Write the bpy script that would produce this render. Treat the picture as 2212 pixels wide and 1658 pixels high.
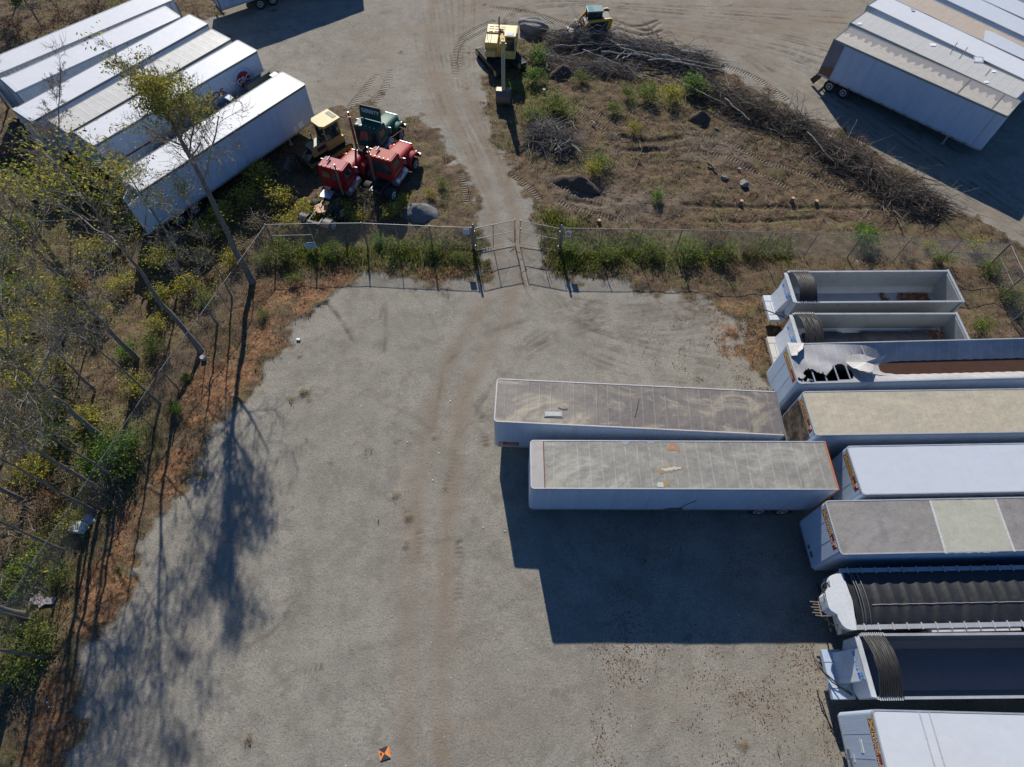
import bpy, bmesh, math, random
import numpy as np
from mathutils import Vector, Matrix
for o in list(bpy.data.objects): bpy.data.objects.remove(o)
scene = bpy.context.scene
COL = scene.collection
RNG = np.random.default_rng(7)
rnd = random.Random(11)

# ------------------------------------------------------------------ camera
CF, CPITCH, CROLL, CH = 1308.9, math.radians(59.44), math.radians(1.236), 32.294
PW, PH = 2212.0, 1658.0
_cp, _sp, _cr, _sr = math.cos(CPITCH), math.sin(CPITCH), math.cos(CROLL), math.sin(CROLL)
FW = Vector((0, _cp, -_sp)); UP0 = Vector((0, _sp, _cp)); RT0 = Vector((1, 0, 0))
RT = _cr*RT0 + _sr*UP0; UP = -_sr*RT0 + _cr*UP0
CAMP = Vector((0, 0, CH))
def at(px, py, z=0.0):
    """world point at height z seen at a pixel of the 2212 x 1658 survey picture"""
    d = FW*CF + RT*(px-PW/2) - UP*(py-PH/2)
    return CAMP + d*((z-CH)/d.z)
cam = bpy.data.cameras.new('camera'); co = bpy.data.objects.new('camera', cam); COL.objects.link(co)
co.matrix_world = Matrix(((RT.x, UP.x, -FW.x, 0), (RT.y, UP.y, -FW.y, 0), (RT.z, UP.z, -FW.z, CH), (0, 0, 0, 1)))
cam.sensor_fit = 'HORIZONTAL'; cam.sensor_width = 36; cam.lens = CF/PW*36
cam.clip_start = 0.5; cam.clip_end = 5000
scene.camera = co

# ------------------------------------------------------------------ light
SUN_AZ, SUN_EL = math.radians(10.6), math.radians(32.0)
w = bpy.data.worlds.new('World'); scene.world = w; w.use_nodes = True
nt = w.node_tree; nt.nodes.clear()
sky = nt.nodes.new('ShaderNodeTexSky'); sky.sky_type = 'NISHITA'; sky.sun_disc = False
sky.sun_elevation = SUN_EL; sky.sun_rotation = -SUN_AZ
sky.air_density = 1.0; sky.dust_density = 0.3; sky.ozone_density = 5.0
bg = nt.nodes.new('ShaderNodeBackground'); bg.inputs[1].default_value = 0.066
wo = nt.nodes.new('ShaderNodeOutputWorld')
tint = nt.nodes.new('ShaderNodeMix'); tint.data_type = 'RGBA'; tint.blend_type = 'MULTIPLY'; tint.inputs[0].default_value = 1.0; tint.inputs[7].default_value = (0.64, 0.94, 1.27, 1)   # deep autumn blue
nt.links.new(sky.outputs[0], tint.inputs[6]); nt.links.new(tint.outputs[2], bg.inputs[0]); nt.links.new(bg.outputs[0], wo.inputs[0])
sl = bpy.data.lights.new('sun', 'SUN'); sl.energy = 5.0; sl.angle = math.radians(0.55); sl.color = (1.0, 0.945, 0.845)
so = bpy.data.objects.new('sun', sl); COL.objects.link(so)
sdir = Vector((math.sin(SUN_AZ)*math.cos(SUN_EL), -math.cos(SUN_AZ)*math.cos(SUN_EL), -math.sin(SUN_EL)))
so.rotation_euler = sdir.to_track_quat('-Z', 'Y').to_euler(); so.location = (0, 0, 60)
vs = scene.view_settings
vs.view_transform = 'Standard'; vs.look = 'None'; vs.gamma = 1.0; vs.use_curve_mapping = False; vs.exposure = 0.36

# ------------------------------------------------------------------ object helpers
def tag(o, label=None, cat=None, group=None, kind=None):
    if label: o['label'] = label
    if cat: o['category'] = cat
    if group: o['group'] = group
    if kind: o['kind'] = kind
    return o
def thing(name, label, cat, loc=(0, 0, 0), rz=0.0, group=None):
    o = bpy.data.objects.new(name, None); COL.objects.link(o)
    o.location = loc; o.rotation_euler = (0, 0, rz); o.empty_display_size = 0.3
    return tag(o, label, cat, group)
def copy_tree(o, parent=None):
    c = o.copy(); COL.objects.link(c)
    if parent: c.parent = parent
    for ch in list(o.children): copy_tree(ch, c)
    return c
def mesh_np(name, V, F, mats, parent=None, col=None, mi=None, smooth=False):
    V = np.ascontiguousarray(V, dtype=np.float32); F = np.ascontiguousarray(F, dtype=np.int32)
    n, k = F.shape
    me = bpy.data.meshes.new(name)
    me.vertices.add(len(V)); me.vertices.foreach_set('co', V.ravel())
    me.loops.add(n*k); me.loops.foreach_set('vertex_index', F.ravel())
    me.polygons.add(n); me.polygons.foreach_set('loop_start', np.arange(0, n*k, k, dtype=np.int32))
    if mi is not None: me.polygons.foreach_set('material_index', np.asarray(mi, dtype=np.int32))
    if smooth: me.polygons.foreach_set('use_smooth', np.ones(n, dtype=bool))
    if not isinstance(mats, (list, tuple)): mats = [mats]
    for m in mats: me.materials.append(m)
    if col is not None:
        a = me.color_attributes.new('Col', 'FLOAT_COLOR', 'POINT')
        c4 = np.ones((len(V), 4), dtype=np.float32); c4[:, :3] = col
        a.data.foreach_set('color', c4.ravel())
    me.update(calc_edges=True)
    o = bpy.data.objects.new(name, me); COL.objects.link(o)
    if parent: o.parent = parent
    return o

class MB:
    """collects shapes and links them as one mesh"""
    def __init__(s, M=None): s.v = []; s.f = []; s.m = []; s.M = M; s.sm = []
    def add(s, vs_, fs, mi=0, smooth=False):
        b = len(s.v)
        for p in vs_:
            p = Vector(p)
            s.v.append(s.M @ p if s.M else p)
        for f in fs: s.f.append([b+i for i in f]); s.m.append(mi); s.sm.append(smooth)
        return s
    def box(s, x0, x1, y0, y1, z0, z1, mi=0):
        return s.add([(x0,y0,z0),(x1,y0,z0),(x1,y1,z0),(x0,y1,z0),(x0,y0,z1),(x1,y0,z1),(x1,y1,z1),(x0,y1,z1)],
              [(3,2,1,0),(4,5,6,7),(0,1,5,4),(1,2,6,5),(2,3,7,6),(3,0,4,7)], mi)
    def hexa(s, p, mi=0):
        return s.add(p, [(3,2,1,0),(4,5,6,7),(0,1,5,4),(1,2,6,5),(2,3,7,6),(3,0,4,7)], mi)
    def beam(s, a, b, w, h, mi=0, up=(0, 0, 1)):
        a = Vector(a); b = Vector(b); d = (b-a).normalized(); u = Vector(up)
        if abs(d.dot(u)) > 0.98: u = Vector((1, 0, 0))
        r = d.cross(u).normalized()*(w/2); u = r.cross(d).normalized()*(h/2)
        return s.hexa([a-r-u, a+r-u, b+r-u, b-r-u, a-r+u, a+r+u, b+r+u, b-r+u], mi)
    def cyl(s, a, b, r0, r1=None, n=12, mi=0, smooth=True, cap=True):
        a = Vector(a); b = Vector(b); r1 = r0 if r1 is None else r1
        d = (b-a).normalized(); u = Vector((0, 0, 1)) if abs(d.z) < 0.95 else Vector((1, 0, 0))
        e = d.cross(u).normalized(); g = d.cross(e).normalized(); P = []
        for c, r in ((a, r0), (b, r1)):
            for i in range(n):
                t = 2*math.pi*i/n; P.append(c+e*(r*math.cos(t))+g*(r*math.sin(t)))
        s.add(P, [(i, (i+1) % n, n+(i+1) % n, n+i) for i in range(n)], mi, smooth)
        if cap: s.add(P, [tuple(range(n))[::-1], tuple(range(n, 2*n))], mi)
        return s
    def tube(s, pts, r, n=6, mi=0):
        pts = [Vector(p) for p in pts]
        R = r if isinstance(r, (list, tuple)) else [r]*len(pts)
        P = []
        for i, p in enumerate(pts):
            d = (pts[min(i+1, len(pts)-1)]-pts[max(i-1, 0)]).normalized()
            u = Vector((0, 0, 1)) if abs(d.z) < 0.9 else Vector((1, 0, 0))
            e = d.cross(u).normalized(); g = d.cross(e).normalized()
            for k in range(n):
                t = 2*math.pi*k/n; P.append(p+e*(R[i]*math.cos(t))+g*(R[i]*math.sin(t)))
        F = []
        for i in range(len(pts)-1):
            for k in range(n): F.append((i*n+k, i*n+(k+1) % n, (i+1)*n+(k+1) % n, (i+1)*n+k))
        s.add(P, F, mi, True)
        m = (len(pts)-1)*n
        return s.add(P, [tuple(range(n))[::-1], tuple(range(m, m+n))], mi)
    def prism(s, poly, z0, z1, mi=0, axis='z', smooth=False):
        """poly of 2-d points swept z0..z1 along an axis"""
        n = len(poly)
        def q(a, b, c): return {'z': (a, b, c), 'y': (a, c, b), 'x': (c, a, b)}[axis]
        P = [q(a, b, z0) for a, b in poly]+[q(a, b, z1) for a, b in poly]
        s.add(P, [(i, (i+1) % n, n+(i+1) % n, n+i) for i in range(n)], mi, smooth)
        return s.add(P, [tuple(range(n))[::-1], tuple(range(n, 2*n))], mi)
    def grid(s, fn, nu, nv, mi=0, keep=None, smooth=True):
        P = [fn(i/nu, j/nv) for j in range(nv+1) for i in range(nu+1)]
        F = [(j*(nu+1)+i, j*(nu+1)+i+1, (j+1)*(nu+1)+i+1, (j+1)*(nu+1)+i) for j in range(nv) for i in range(nu)
             if keep is None or keep((i+.5)/nu, (j+.5)/nv)]
        return s.add(P, F, mi, smooth)
    def build(s, name, mats, parent=None, bevel=0.0, solid=0.0):
        me = bpy.data.meshes.new(name)
        me.from_pydata([tuple(p) for p in s.v], [], s.f)
        if not isinstance(mats, (list, tuple)): mats = [mats]
        for m in mats: me.materials.append(m)
        me.polygons.foreach_set('material_index', s.m); me.polygons.foreach_set('use_smooth', s.sm)
        bm = bmesh.new(); bm.from_mesh(me); bmesh.ops.recalc_face_normals(bm, faces=bm.faces); bm.to_mesh(me); bm.free()
        me.update()
        o = bpy.data.objects.new(name, me); COL.objects.link(o)
        if parent: o.parent = parent
        if solid:
            md = o.modifiers.new('thickness', 'SOLIDIFY'); md.thickness = solid; md.offset = 0
        if bevel:
            md = o.modifiers.new('bevel', 'BEVEL'); md.width = bevel; md.segments = 2; md.limit_method = 'ANGLE'
        return o

def text(name, s, mat_, origin, right, up, size, parent=None, bold=0.012, ext=0.004, align='CENTER', sx=1.0):
    cu = bpy.data.curves.new('t', 'FONT'); cu.body = s; cu.size = size; cu.extrude = ext; cu.offset = bold*size
    cu.align_x = align; cu.align_y = 'CENTER'; cu.resolution_u = 3
    tmp = bpy.data.objects.new('t', cu); COL.objects.link(tmp)
    dg = bpy.context.evaluated_depsgraph_get()
    me = bpy.data.meshes.new_from_object(tmp.evaluated_get(dg)); me.name = name
    bpy.data.objects.remove(tmp); bpy.data.curves.remove(cu)
    r = Vector(right).normalized(); u = Vector(up).normalized(); n = r.cross(u)
    M = Matrix(((r.x, u.x, n.x, origin[0]), (r.y, u.y, n.y, origin[1]), (r.z, u.z, n.z, origin[2]), (0, 0, 0, 1))) @ Matrix.Diagonal((sx, 1, 1, 1))
    me.transform(M); me.materials.clear(); me.materials.append(mat_)
    o = bpy.data.objects.new(name, me); COL.objects.link(o)
    if parent: o.parent = parent
    return o

# ------------------------------------------------------------------ materials
class NT:
    def __init__(s, name):
        s.m = bpy.data.materials.new(name); s.m.use_nodes = True; s.t = s.m.node_tree
        s.b = s.t.nodes['Principled BSDF']; s._c = None
    def n(s, ty, **kw):
        x = s.t.nodes.new(ty)
        for k, v in kw.items(): setattr(x, k, v)
        return x
    def l(s, a, b): s.t.links.new(a, b)
    def coord(s, kind='Object', scale=(1, 1, 1)):
        if s._c is None: s._c = s.n('ShaderNodeTexCoord')
        mp = s.n('ShaderNodeMapping'); mp.inputs['Scale'].default_value = scale
        s.l(s._c.outputs[kind], mp.inputs[0]); return mp.outputs[0]
    def noise(s, scale, detail=4, rough=0.6, kind='Object', stretch=(1, 1, 1), dist=0.0):
        x = s.n('ShaderNodeTexNoise'); x.inputs['Scale'].default_value = scale
        x.inputs['Detail'].default_value = detail; x.inputs['Roughness'].default_value = rough
        x.inputs['Distortion'].default_value = dist
        s.l(s.coord(kind, stretch), x.inputs['Vector']); return x.outputs['Fac']
    def ramp(s, fac, stops, interp='LINEAR'):
        r = s.n('ShaderNodeValToRGB'); r.color_ramp.interpolation = interp; e = r.color_ramp.elements
        while len(e) < len(stops): e.new(0.5)
        for i, (p, c) in enumerate(stops):
            e[i].position = p
            if isinstance(c, (int, float)): c = (c, c, c)
            e[i].color = (*c[:3], 1)
        if hasattr(fac, 'node'): s.l(fac, r.inputs[0])
        return r.outputs[0]
    def mix(s, fac, a, b, mode='MIX'):
        x = s.n('ShaderNodeMix', data_type='RGBA', blend_type=mode)
        for v, i in ((fac, 0), (a, 6), (b, 7)):
            if hasattr(v, 'node'): s.l(v, x.inputs[i])
            elif i == 0: x.inputs[0].default_value = v
            else: x.inputs[i].default_value = (*v[:3], 1) if not isinstance(v, (int, float)) else (v, v, v, 1)
        return x.outputs[2]
    def math(s, op, a, b=0.0, clamp=False):
        x = s.n('ShaderNodeMath', operation=op, use_clamp=clamp)
        for v, i in ((a, 0), (b, 1)):
            if hasattr(v, 'node'): s.l(v, x.inputs[i])
            else: x.inputs[i].default_value = v
        return x.outputs[0]
    def attr(s, name):
        x = s.n('ShaderNodeAttribute'); x.attribute_name = name; return x
    def bump(s, h, strength=0.3, dist=0.05, prev=None):
        b = s.n('ShaderNodeBump'); b.inputs['Strength'].default_value = strength; b.inputs['Distance'].default_value = dist
        s.l(h, b.inputs['Height'])
        if prev is not None: s.l(prev, b.inputs['Normal'])
        s.l(b.outputs[0], s.b.inputs['Normal']); return b.outputs[0]
    def col(s, c):
        if hasattr(c, 'node'): s.l(c, s.b.inputs['Base Color'])
        else: s.b.inputs['Base Color'].default_value = (*c, 1)
    def set(s, rough=0.6, metal=0.0, spec=0.5):
        s.b.inputs['Roughness'].default_value = rough; s.b.inputs['Metallic'].default_value = metal
        s.b.inputs['Specular IOR Level'].default_value = spec; return s.m

def worn(name, c, rough=0.5, metal=0.0, dirt=(0.12, 0.09, 0.06), amt=0.35, scale=1.2, streak=(1, 1, 1), bump=0.0, spec=0.5):
    t = NT(name)
    f = t.noise(scale, 6, 0.65, stretch=streak); f2 = t.noise(scale*9, 4, 0.6, stretch=streak)
    base = t.mix(t.ramp(f2, [(0.3, 0.0), (0.7, 1.0)]), tuple(x*0.86 for x in c), tuple(min(1, x*1.06) for x in c))
    t.col(t.mix(t.math('MULTIPLY', t.ramp(f, [(0.48, 0.0), (0.78, 1.0)]), amt), base, dirt))
    if bump: t.bump(t.noise(3.0, 3), bump, 0.05)
    return t.set(rough, metal, spec)

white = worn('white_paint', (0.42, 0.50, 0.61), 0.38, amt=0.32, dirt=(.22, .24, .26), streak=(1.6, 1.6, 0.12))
white2 = worn('aged_white_paint', (0.54, 0.57, 0.61), 0.5, amt=0.35, streak=(0.5, 0.5, 0.3))
alu = worn('aluminium', (0.55, 0.57, 0.58), 0.42, 0.75, amt=0.25)
dull_alu = worn('dull_aluminium', (0.42, 0.44, 0.44), 0.55, 0.55, amt=0.3)
rail_m = worn('roof_rail', (0.42, 0.43, 0.44), 0.5, 0.3, amt=0.3)
darkrail = worn('dark_rail', (0.16, 0.17, 0.17), 0.5, 0.4)
black = worn('black_steel', (0.02, 0.02, 0.02), 0.6, amt=0.3)
rubber = worn('rubber', (0.018, 0.018, 0.018), 0.85, dirt=(0.12, 0.1, 0.08), amt=0.4)
rim_m = worn('painted_rim', (0.5, 0.5, 0.48), 0.5, 0.2)
rust = worn('rust', (0.17, 0.07, 0.035), 0.85, dirt=(0.05, 0.03, 0.02), amt=0.6, scale=3)
orange_rust = worn('orange_trim', (0.42, 0.13, 0.05), 0.7, amt=0.4)
galv = worn('galvanised_steel', (0.24, 0.25, 0.255), 0.5, 0.6, amt=0.4, dirt=(.08, .06, .045))
wire_m = worn('chain_link_wire', (0.20, 0.21, 0.21), 0.5, 0.6, amt=0.2)
blue_p = worn('blue_lettering', (0.02, 0.22, 0.62), 0.5, amt=0.1)
white_l = worn('white_lettering', (0.8, 0.8, 0.8), 0.5, amt=0.05)
foot_m = worn('bow_foot_grey', (0.42, 0.43, 0.44), 0.6)
red_p = worn('red_lettering', (0.22, 0.015, 0.03), 0.5, amt=0.1)
red_d = worn('red_decal', (0.24, 0.02, 0.015), 0.5, amt=0.1)
gold = worn('gold_decal', (0.60, 0.40, 0.11), 0.5, amt=0.1)
tanp = worn('tan_decal', (0.62, 0.47, 0.28), 0.5, amt=0.1)
black_l = worn('black_lettering', (0.015, 0.015, 0.018), 0.6, amt=0.0)
tarp = worn('black_tarp', (0.020, 0.020, 0.021), 0.6, amt=0.3, dirt=(0.06, 0.056, 0.05), bump=0.35)
wood = worn('plywood', (0.2, 0.13, 0.07), 0.8)
glass = NT('window_glass'); glass.col((0.03, 0.045, 0.05)); glass = glass.set(0.06, 0.0, 0.9)
chrome = NT('chrome'); chrome.col((0.30, 0.31, 0.33)); chrome = chrome.set(0.5, 0.8)
amber = NT('amber_lens'); amber.col((0.7, 0.25, 0.02)); amber = amber.set(0.3)
cat_y = worn('machine_yellow', (0.52, 0.36, 0.10), 0.5, amt=0.5, dirt=(.2, .13, .06), scale=2)
cat_y2 = worn('faded_machine_yellow', (0.56, 0.41, 0.13), 0.55, amt=0.55, dirt=(.22, .15, .07), scale=2)
cat_gold = worn('deep_machine_yellow', (0.55, 0.31, 0.03), 0.4, amt=0.3)
red_truck = worn('truck_red', (0.24, 0.006, 0.010), 0.5, amt=0.25, dirt=(0.26, 0.06, 0.05), spec=.2)
red_truck2 = worn('faded_truck_red', (0.30, 0.018, 0.016), 0.55, amt=0.25, dirt=(0.3, 0.08, 0.06), spec=.2)
green_truck = worn('truck_green', (0.008, 0.085, 0.06), 0.5, amt=0.2, spec=.2)
steel_blade = worn('worn_steel', (0.10, 0.085, 0.07), 0.5, 0.6, dirt=(0.12, 0.06, 0.03), amt=0.5)
grey_box = worn('beige_steel', (0.50, 0.47, 0.42), 0.6, amt=0.3)

def roofmat(name, c1, c2, rib=0.0, ribper=0.6, grime=(0.2, 0.19, 0.18), gamt=0.3, rough=0.5, gscale=0.5, bump=0.15, fine=0.25, ribcol=None, spec=0.5, swirl=None):
    t = NT(name)
    big = t.noise(gscale, 5, 0.6, stretch=(0.6, 1, 1)); fine_n = t.noise(14, 5, 0.75)
    mid = t.noise(2.2, 5, 0.7)
    c = t.mix(t.ramp(mid, [(0.3, 0.0), (0.7, 1.0)]), c1, c2)
    c = t.mix(t.math('MULTIPLY', t.ramp(big, [(0.42, 0.0), (0.7, 1.0)]), gamt), c, grime)
    c = t.mix(t.math('MULTIPLY', t.ramp(fine_n, [(0.45, 0.0), (0.75, 1.0)]), fine), c, tuple(min(1, x*1.7) for x in c2))
    if swirl:
        sw_ = t.ramp(t.noise(0.7, 5, 0.7, stretch=(0.45, 1.0, 1), dist=1.6), [(0.52, 0.0), (0.70, 1.0)])
        c = t.mix(t.math('MULTIPLY', sw_, swirl[1]), c, swirl[0])
        c = t.mix(t.math('MULTIPLY', t.ramp(t.noise(1.1, 5, 0.7, stretch=(0.8, 0.35, 1), dist=.6), [(0.52, 0.0), (0.68, 1.0)]), .45), c, tuple(x*.62 for x in c1))
    wv = t.n('ShaderNodeTexWave', wave_type='BANDS', bands_direction='X', wave_profile='SIN')
    wv.inputs['Scale'].default_value = 0.314/ribper; wv.inputs['Distortion'].default_value = 0.35; wv.inputs['Detail Scale'].default_value = 0.8
    t.l(t.coord('Object'), wv.inputs['Vector'])
    ribm = t.ramp(wv.outputs['Fac'], [(0.955, 0.0), (0.995, 1.0)])
    if ribcol:
        c = t.mix(t.math('MULTIPLY', t.math('MULTIPLY', ribm, rib), t.ramp(t.noise(3, 4, 0.7), [(0.35, 0.0), (0.65, 1.0)])), c, ribcol)
    t.col(c)
    b1 = t.bump(t.noise(0.9, 4, 0.5), bump, 0.25)
    t.bump(ribm, 0.25*bool(rib), 0.03, b1)
    return t.set(rough, 0.0, spec)
R_A = roofmat('stained_brown_grey_roof', (0.115, 0.097, 0.086), (0.168, 0.144, 0.128), 0.35, 0.61, (0.34, 0.30, 0.23), 0.5, 0.45, 0.35, ribcol=(0.30, 0.28, 0.26), swirl=((0.38, 0.325, 0.225), .95))
R_B = roofmat('weathered_grey_roof', (0.195, 0.182, 0.150), (0.275, 0.258, 0.216), 0.55, 0.61, (0.15, 0.145, 0.14), 0.45, 0.5, 0.7, bump=0.3, ribcol=(0.42, 0.41, 0.37), swirl=((0.40, 0.375, 0.31), .75))
R_T = roofmat('torn_membrane_roof', (0.30, 0.29, 0.29), (0.38, 0.37, 0.36), 0.6, 0.61, (0.16, 0.15, 0.14), 0.5, 0.5, 0.8, ribcol=(0.48, 0.47, 0.45))
R_83 = roofmat('tan_quilted_roof', (0.36, 0.315, 0.225), (0.42, 0.37, 0.27), 0.6, 0.42, (0.30, 0.275, 0.22), 0.5, 0.6, 1.0, bump=0.35, ribcol=(0.28, 0.25, 0.2))
R_W = roofmat('bright_white_roof', (0.45, 0.48, 0.52), (0.49, 0.52, 0.56), 0.0, 0.6, (0.46, 0.47, 0.48), 0.3, 0.55, 0.3, bump=0.05, fine=0.05)
R_127 = roofmat('mottled_grey_roof', (0.175, 0.160, 0.146), (0.245, 0.226, 0.205), 0.0, 0.6, (0.16, 0.15, 0.14), 0.35, 0.6, 0.6, fine=0.4, swirl=((0.30, 0.285, 0.27), .5))
R_olive = roofmat('olive_roof_patch', (0.33, 0.33, 0.26), (0.40, 0.39, 0.31), 0.5, 0.3, (0.25, 0.24, 0.18), 0.4, 0.6, 0.8, ribcol=(0.42, 0.42, 0.35))
R_L = roofmat('pale_worn_roof', (0.50, 0.52, 0.55), (0.55, 0.565, 0.59), 0.0, 0.6, (0.50, 0.49, 0.46), 0.35, 0.55, 0.35, bump=0.06, fine=0.06)
R_white = roofmat('white_fibreglass_roof', (0.56, 0.565, 0.575), (0.61, 0.61, 0.62), 0.0, 0.7, (0.54, 0.54, 0.54), 0.35, 0.45, 0.4, bump=0.08, fine=0.05, ribcol=(0.5, 0.5, 0.5))
R_beige = roofmat('ribbed_beige_roof', (0.41, 0.395, 0.365), (0.47, 0.455, 0.425), 0.5, 0.61, (0.42, 0.40, 0.36), 0.4, 0.5, 0.6, ribcol=(0.38, 0.37, 0.35))
R_tan = roofmat('rust_tinted_tan_roof', (0.38, 0.305, 0.22), (0.42, 0.35, 0.27), 0.5, 0.61, (0.42, 0.34, 0.25), 0.5, 0.5, 0.6, ribcol=(0.38, 0.33, 0.27))

def stain_mat():
    t = NT('scalloped_stain_roof')
    base = t.mix(t.ramp(t.noise(2.5, 5, 0.7), [(0.3, 0.0), (0.7, 1.0)]), (0.33, 0.30, 0.25), (0.43, 0.39, 0.335))
    sep = t.n('ShaderNodeSeparateXYZ'); t.l(t.coord('Object'), sep.inputs[0])
    wv = t.n('ShaderNodeTexWave', wave_type='BANDS', bands_direction='X', wave_profile='SIN'); wv.inputs['Scale'].default_value = 0.5
    wv.inputs['Distortion'].default_value = 1.2; t.l(t.coord('Object'), wv.inputs['Vector'])
    v = t.math('ADD', sep.outputs[1], t.math('MULTIPLY', t.math('SUBTRACT', t.noise(1.6, 5, 0.65), 0.5), 2.2))
    v = t.math('ADD', v, t.math('MULTIPLY', wv.outputs['Fac'], -0.5))
    m = t.ramp(t.math('ADD', v, 0.45), [(0.40, 0.0), (0.44, 1.0)])
    t.col(t.mix(m, base, t.mix(t.noise(6, 3), (0.17, 0.16, 0.155), (0.23, 0.22, 0.21))))
    return t.set(0.6)
R_stain = stain_mat()

# ------------------------------------------------------------------ ground
def np_at(P, z=0.0):
    P = np.asarray(P, float)
    d = np.array(FW)[None]*CF + np.array(RT)[None]*(P[:, :1]-PW/2) - np.array(UP)[None]*(P[:, 1:2]-PH/2)
    t = (z-CH)/d[:, 2:3]
    return (np.array([[0, 0, CH]])+d*t)[:, :2]
def vnoise(x, y, s, seed):
    r = np.random.default_rng(seed).random((256, 256)).astype(np.float32)
    u = x/s; v = y/s; i = np.floor(u).astype(int); j = np.floor(v).astype(int)
    a = u-i; b = v-j; a = a*a*(3-2*a); b = b*b*(3-2*b)
    g = lambda p, q: r[p % 256, q % 256]
    return (g(i, j)*(1-a)+g(i+1, j)*a)*(1-b)+(g(i, j+1)*(1-a)+g(i+1, j+1)*a)*b
def fbm(x, y, s, seed, o=4):
    t = 0; a = 0.5; n = 0
    for k in range(o): t = t+a*vnoise(x, y, s/2**k, seed+k); n += a; a *= 0.55
    return t/n
def axis(lo, hi, st, far):
    c = np.arange(lo, hi+1e-6, st); e = []; d = st; p = 0
    while p < far: d *= 1.45; p += d; e.append(p)
    e = np.array(e); return np.concatenate([(lo-e)[::-1], c, hi+e])
GX = axis(-50, 50, 0.115, 1500); GY = axis(-2, 72, 0.115, 1500)
X, Y = np.meshgrid(GX, GY); SH = X.shape; XF = X.ravel(); YF = Y.ravel()
def seg_dist(px, py, poly, closed=False):
    best = np.full(px.shape, 1e9); bu = np.zeros(px.shape); acc = 0.0
    pts = list(poly)+([poly[0]] if closed else [])
    for (ax, ay), (bx, by) in zip(pts[:-1], pts[1:]):
        dx, dy = bx-ax, by-ay; L = math.hypot(dx, dy)+1e-9
        t = np.clip(((px-ax)*dx+(py-ay)*dy)/L**2, 0, 1)
        d = np.hypot(px-ax-t*dx, py-ay-t*dy); m = d < best
        best = np.where(m, d, best); bu = np.where(m, acc+t*L, bu); acc += L
    return best, bu
def inside(px, py, poly):
    c = np.zeros(px.shape, bool); n = len(poly)
    for i in range(n):
        x0, y0 = poly[i]; x1, y1 = poly[(i+1) % n]
        if y0 == y1: continue
        m = ((y0 > py) != (y1 > py)) & (px < (x1-x0)*(py-y0)/(y1-y0)+x0); c ^= m
    return c
def sdf(poly_px, soft=1.2):
    P = [tuple(p) for p in np_at(poly_px)]
    xs = [p[0] for p in P]; ys = [p[1] for p in P]; r = np.zeros(XF.shape)
    m = (XF > min(xs)-4) & (XF < max(xs)+4) & (YF > min(ys)-4) & (YF < max(ys)+4)
    d, _ = seg_dist(XF[m], YF[m], P, True); s = np.where(inside(XF[m], YF[m], P), d, -d)
    r[m] = np.clip(0.5+s/soft/2, 0, 1); return r
def smooth_line(P, k=3):
    P = np.asarray(P, float)
    for _ in range(k):
        if len(P) < 3: break
        Q = [P[0]]
        for a, b in zip(P[:-1], P[1:]): Q += [a*.75+b*.25, a*.25+b*.75]
        Q.append(P[-1]); P = np.array(Q)
    return P
def line_mask(px_line, width, soft=0.25, world=False, k=2):
    P = smooth_line(px_line if world else np_at(px_line), k); w = width/2+soft; r = np.zeros(XF.shape); u = np.zeros(XF.shape)
    m = (XF > P[:, 0].min()-w) & (XF < P[:, 0].max()+w) & (YF > P[:, 1].min()-w) & (YF < P[:, 1].max()+w)
    if m.any():
        d, uu = seg_dist(XF[m], YF[m], [tuple(p) for p in P])
        r[m] = np.clip((w-d)/(2*soft) if soft > 0 else d < w, 0, 1); u[m] = uu
    return r, u

veg = np.maximum.reduce([
 sdf([(1050,235),(1035,190),(1085,120),(1110,78),(1180,70),(1300,66),(1420,90),(1560,128),(1600,170),(1700,236),(1790,276),(1880,326),(1960,386),(2050,446),(2130,496),(2230,540),(2320,640),(2320,760),
      (2000,820),(1675,850),(1660,840),(1640,800),(1612,750),(1600,700),(1545,655),(1400,628),(1310,612),(1200,604),(1172,560),(1160,500),(1140,440),(1112,372),(1080,320),(1056,265)]),
 sdf([(128,1670),(185,1440),(290,1290),(312,1190),(350,1140),(400,1050),(445,975),(480,890),(560,800),(610,750),(700,655),(745,612),(800,604),(900,612),(960,602),(1040,598),(1046,560),(1045,500),(1030,440),(1000,380),(950,300),(915,255),(885,250),(860,262),(800,225),(740,230),(700,250),
      (640,210),(560,140),(480,80),(440,60),(400,40),(470,30),(560,-20),(-300,-40),(-1500,300),(-900,1900),(60,1900)])])
sparse = sdf([(560,130),(640,90),(760,60),(850,80),(880,170),(850,260),(720,260),(640,220)], 3.0)
dark = sdf([(430,40),(480,20),(640,0),(770,-10),(770,10),(690,50),(600,80),(520,100)], 1.5)
leaf = np.maximum.reduce([
 sdf([(10,1700),(60,1480),(160,1250),(250,1100),(330,1000),(380,860),(450,720),(540,620),(640,600),(745,606),(700,655),(610,750),(560,800),(480,890),(445,975),(400,1050),(330,1170),(300,1270),(190,1440),(130,1700)], 1.0),
 sdf([(600,560),(760,570),(1040,575),(1040,600),(900,612),(740,615)], 1.0)*0.8,
 sdf([(1170,560),(1260,600),(1500,620),(1680,640),(1660,845),(1560,800),(1500,740),(1500,680),(1380,625),(1200,610)], 1.0)*0.5,
 sdf([(1440,690),(1560,680),(1640,700),(1640,830),(1580,800),(1530,745)], 1.5)*0.45])
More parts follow.
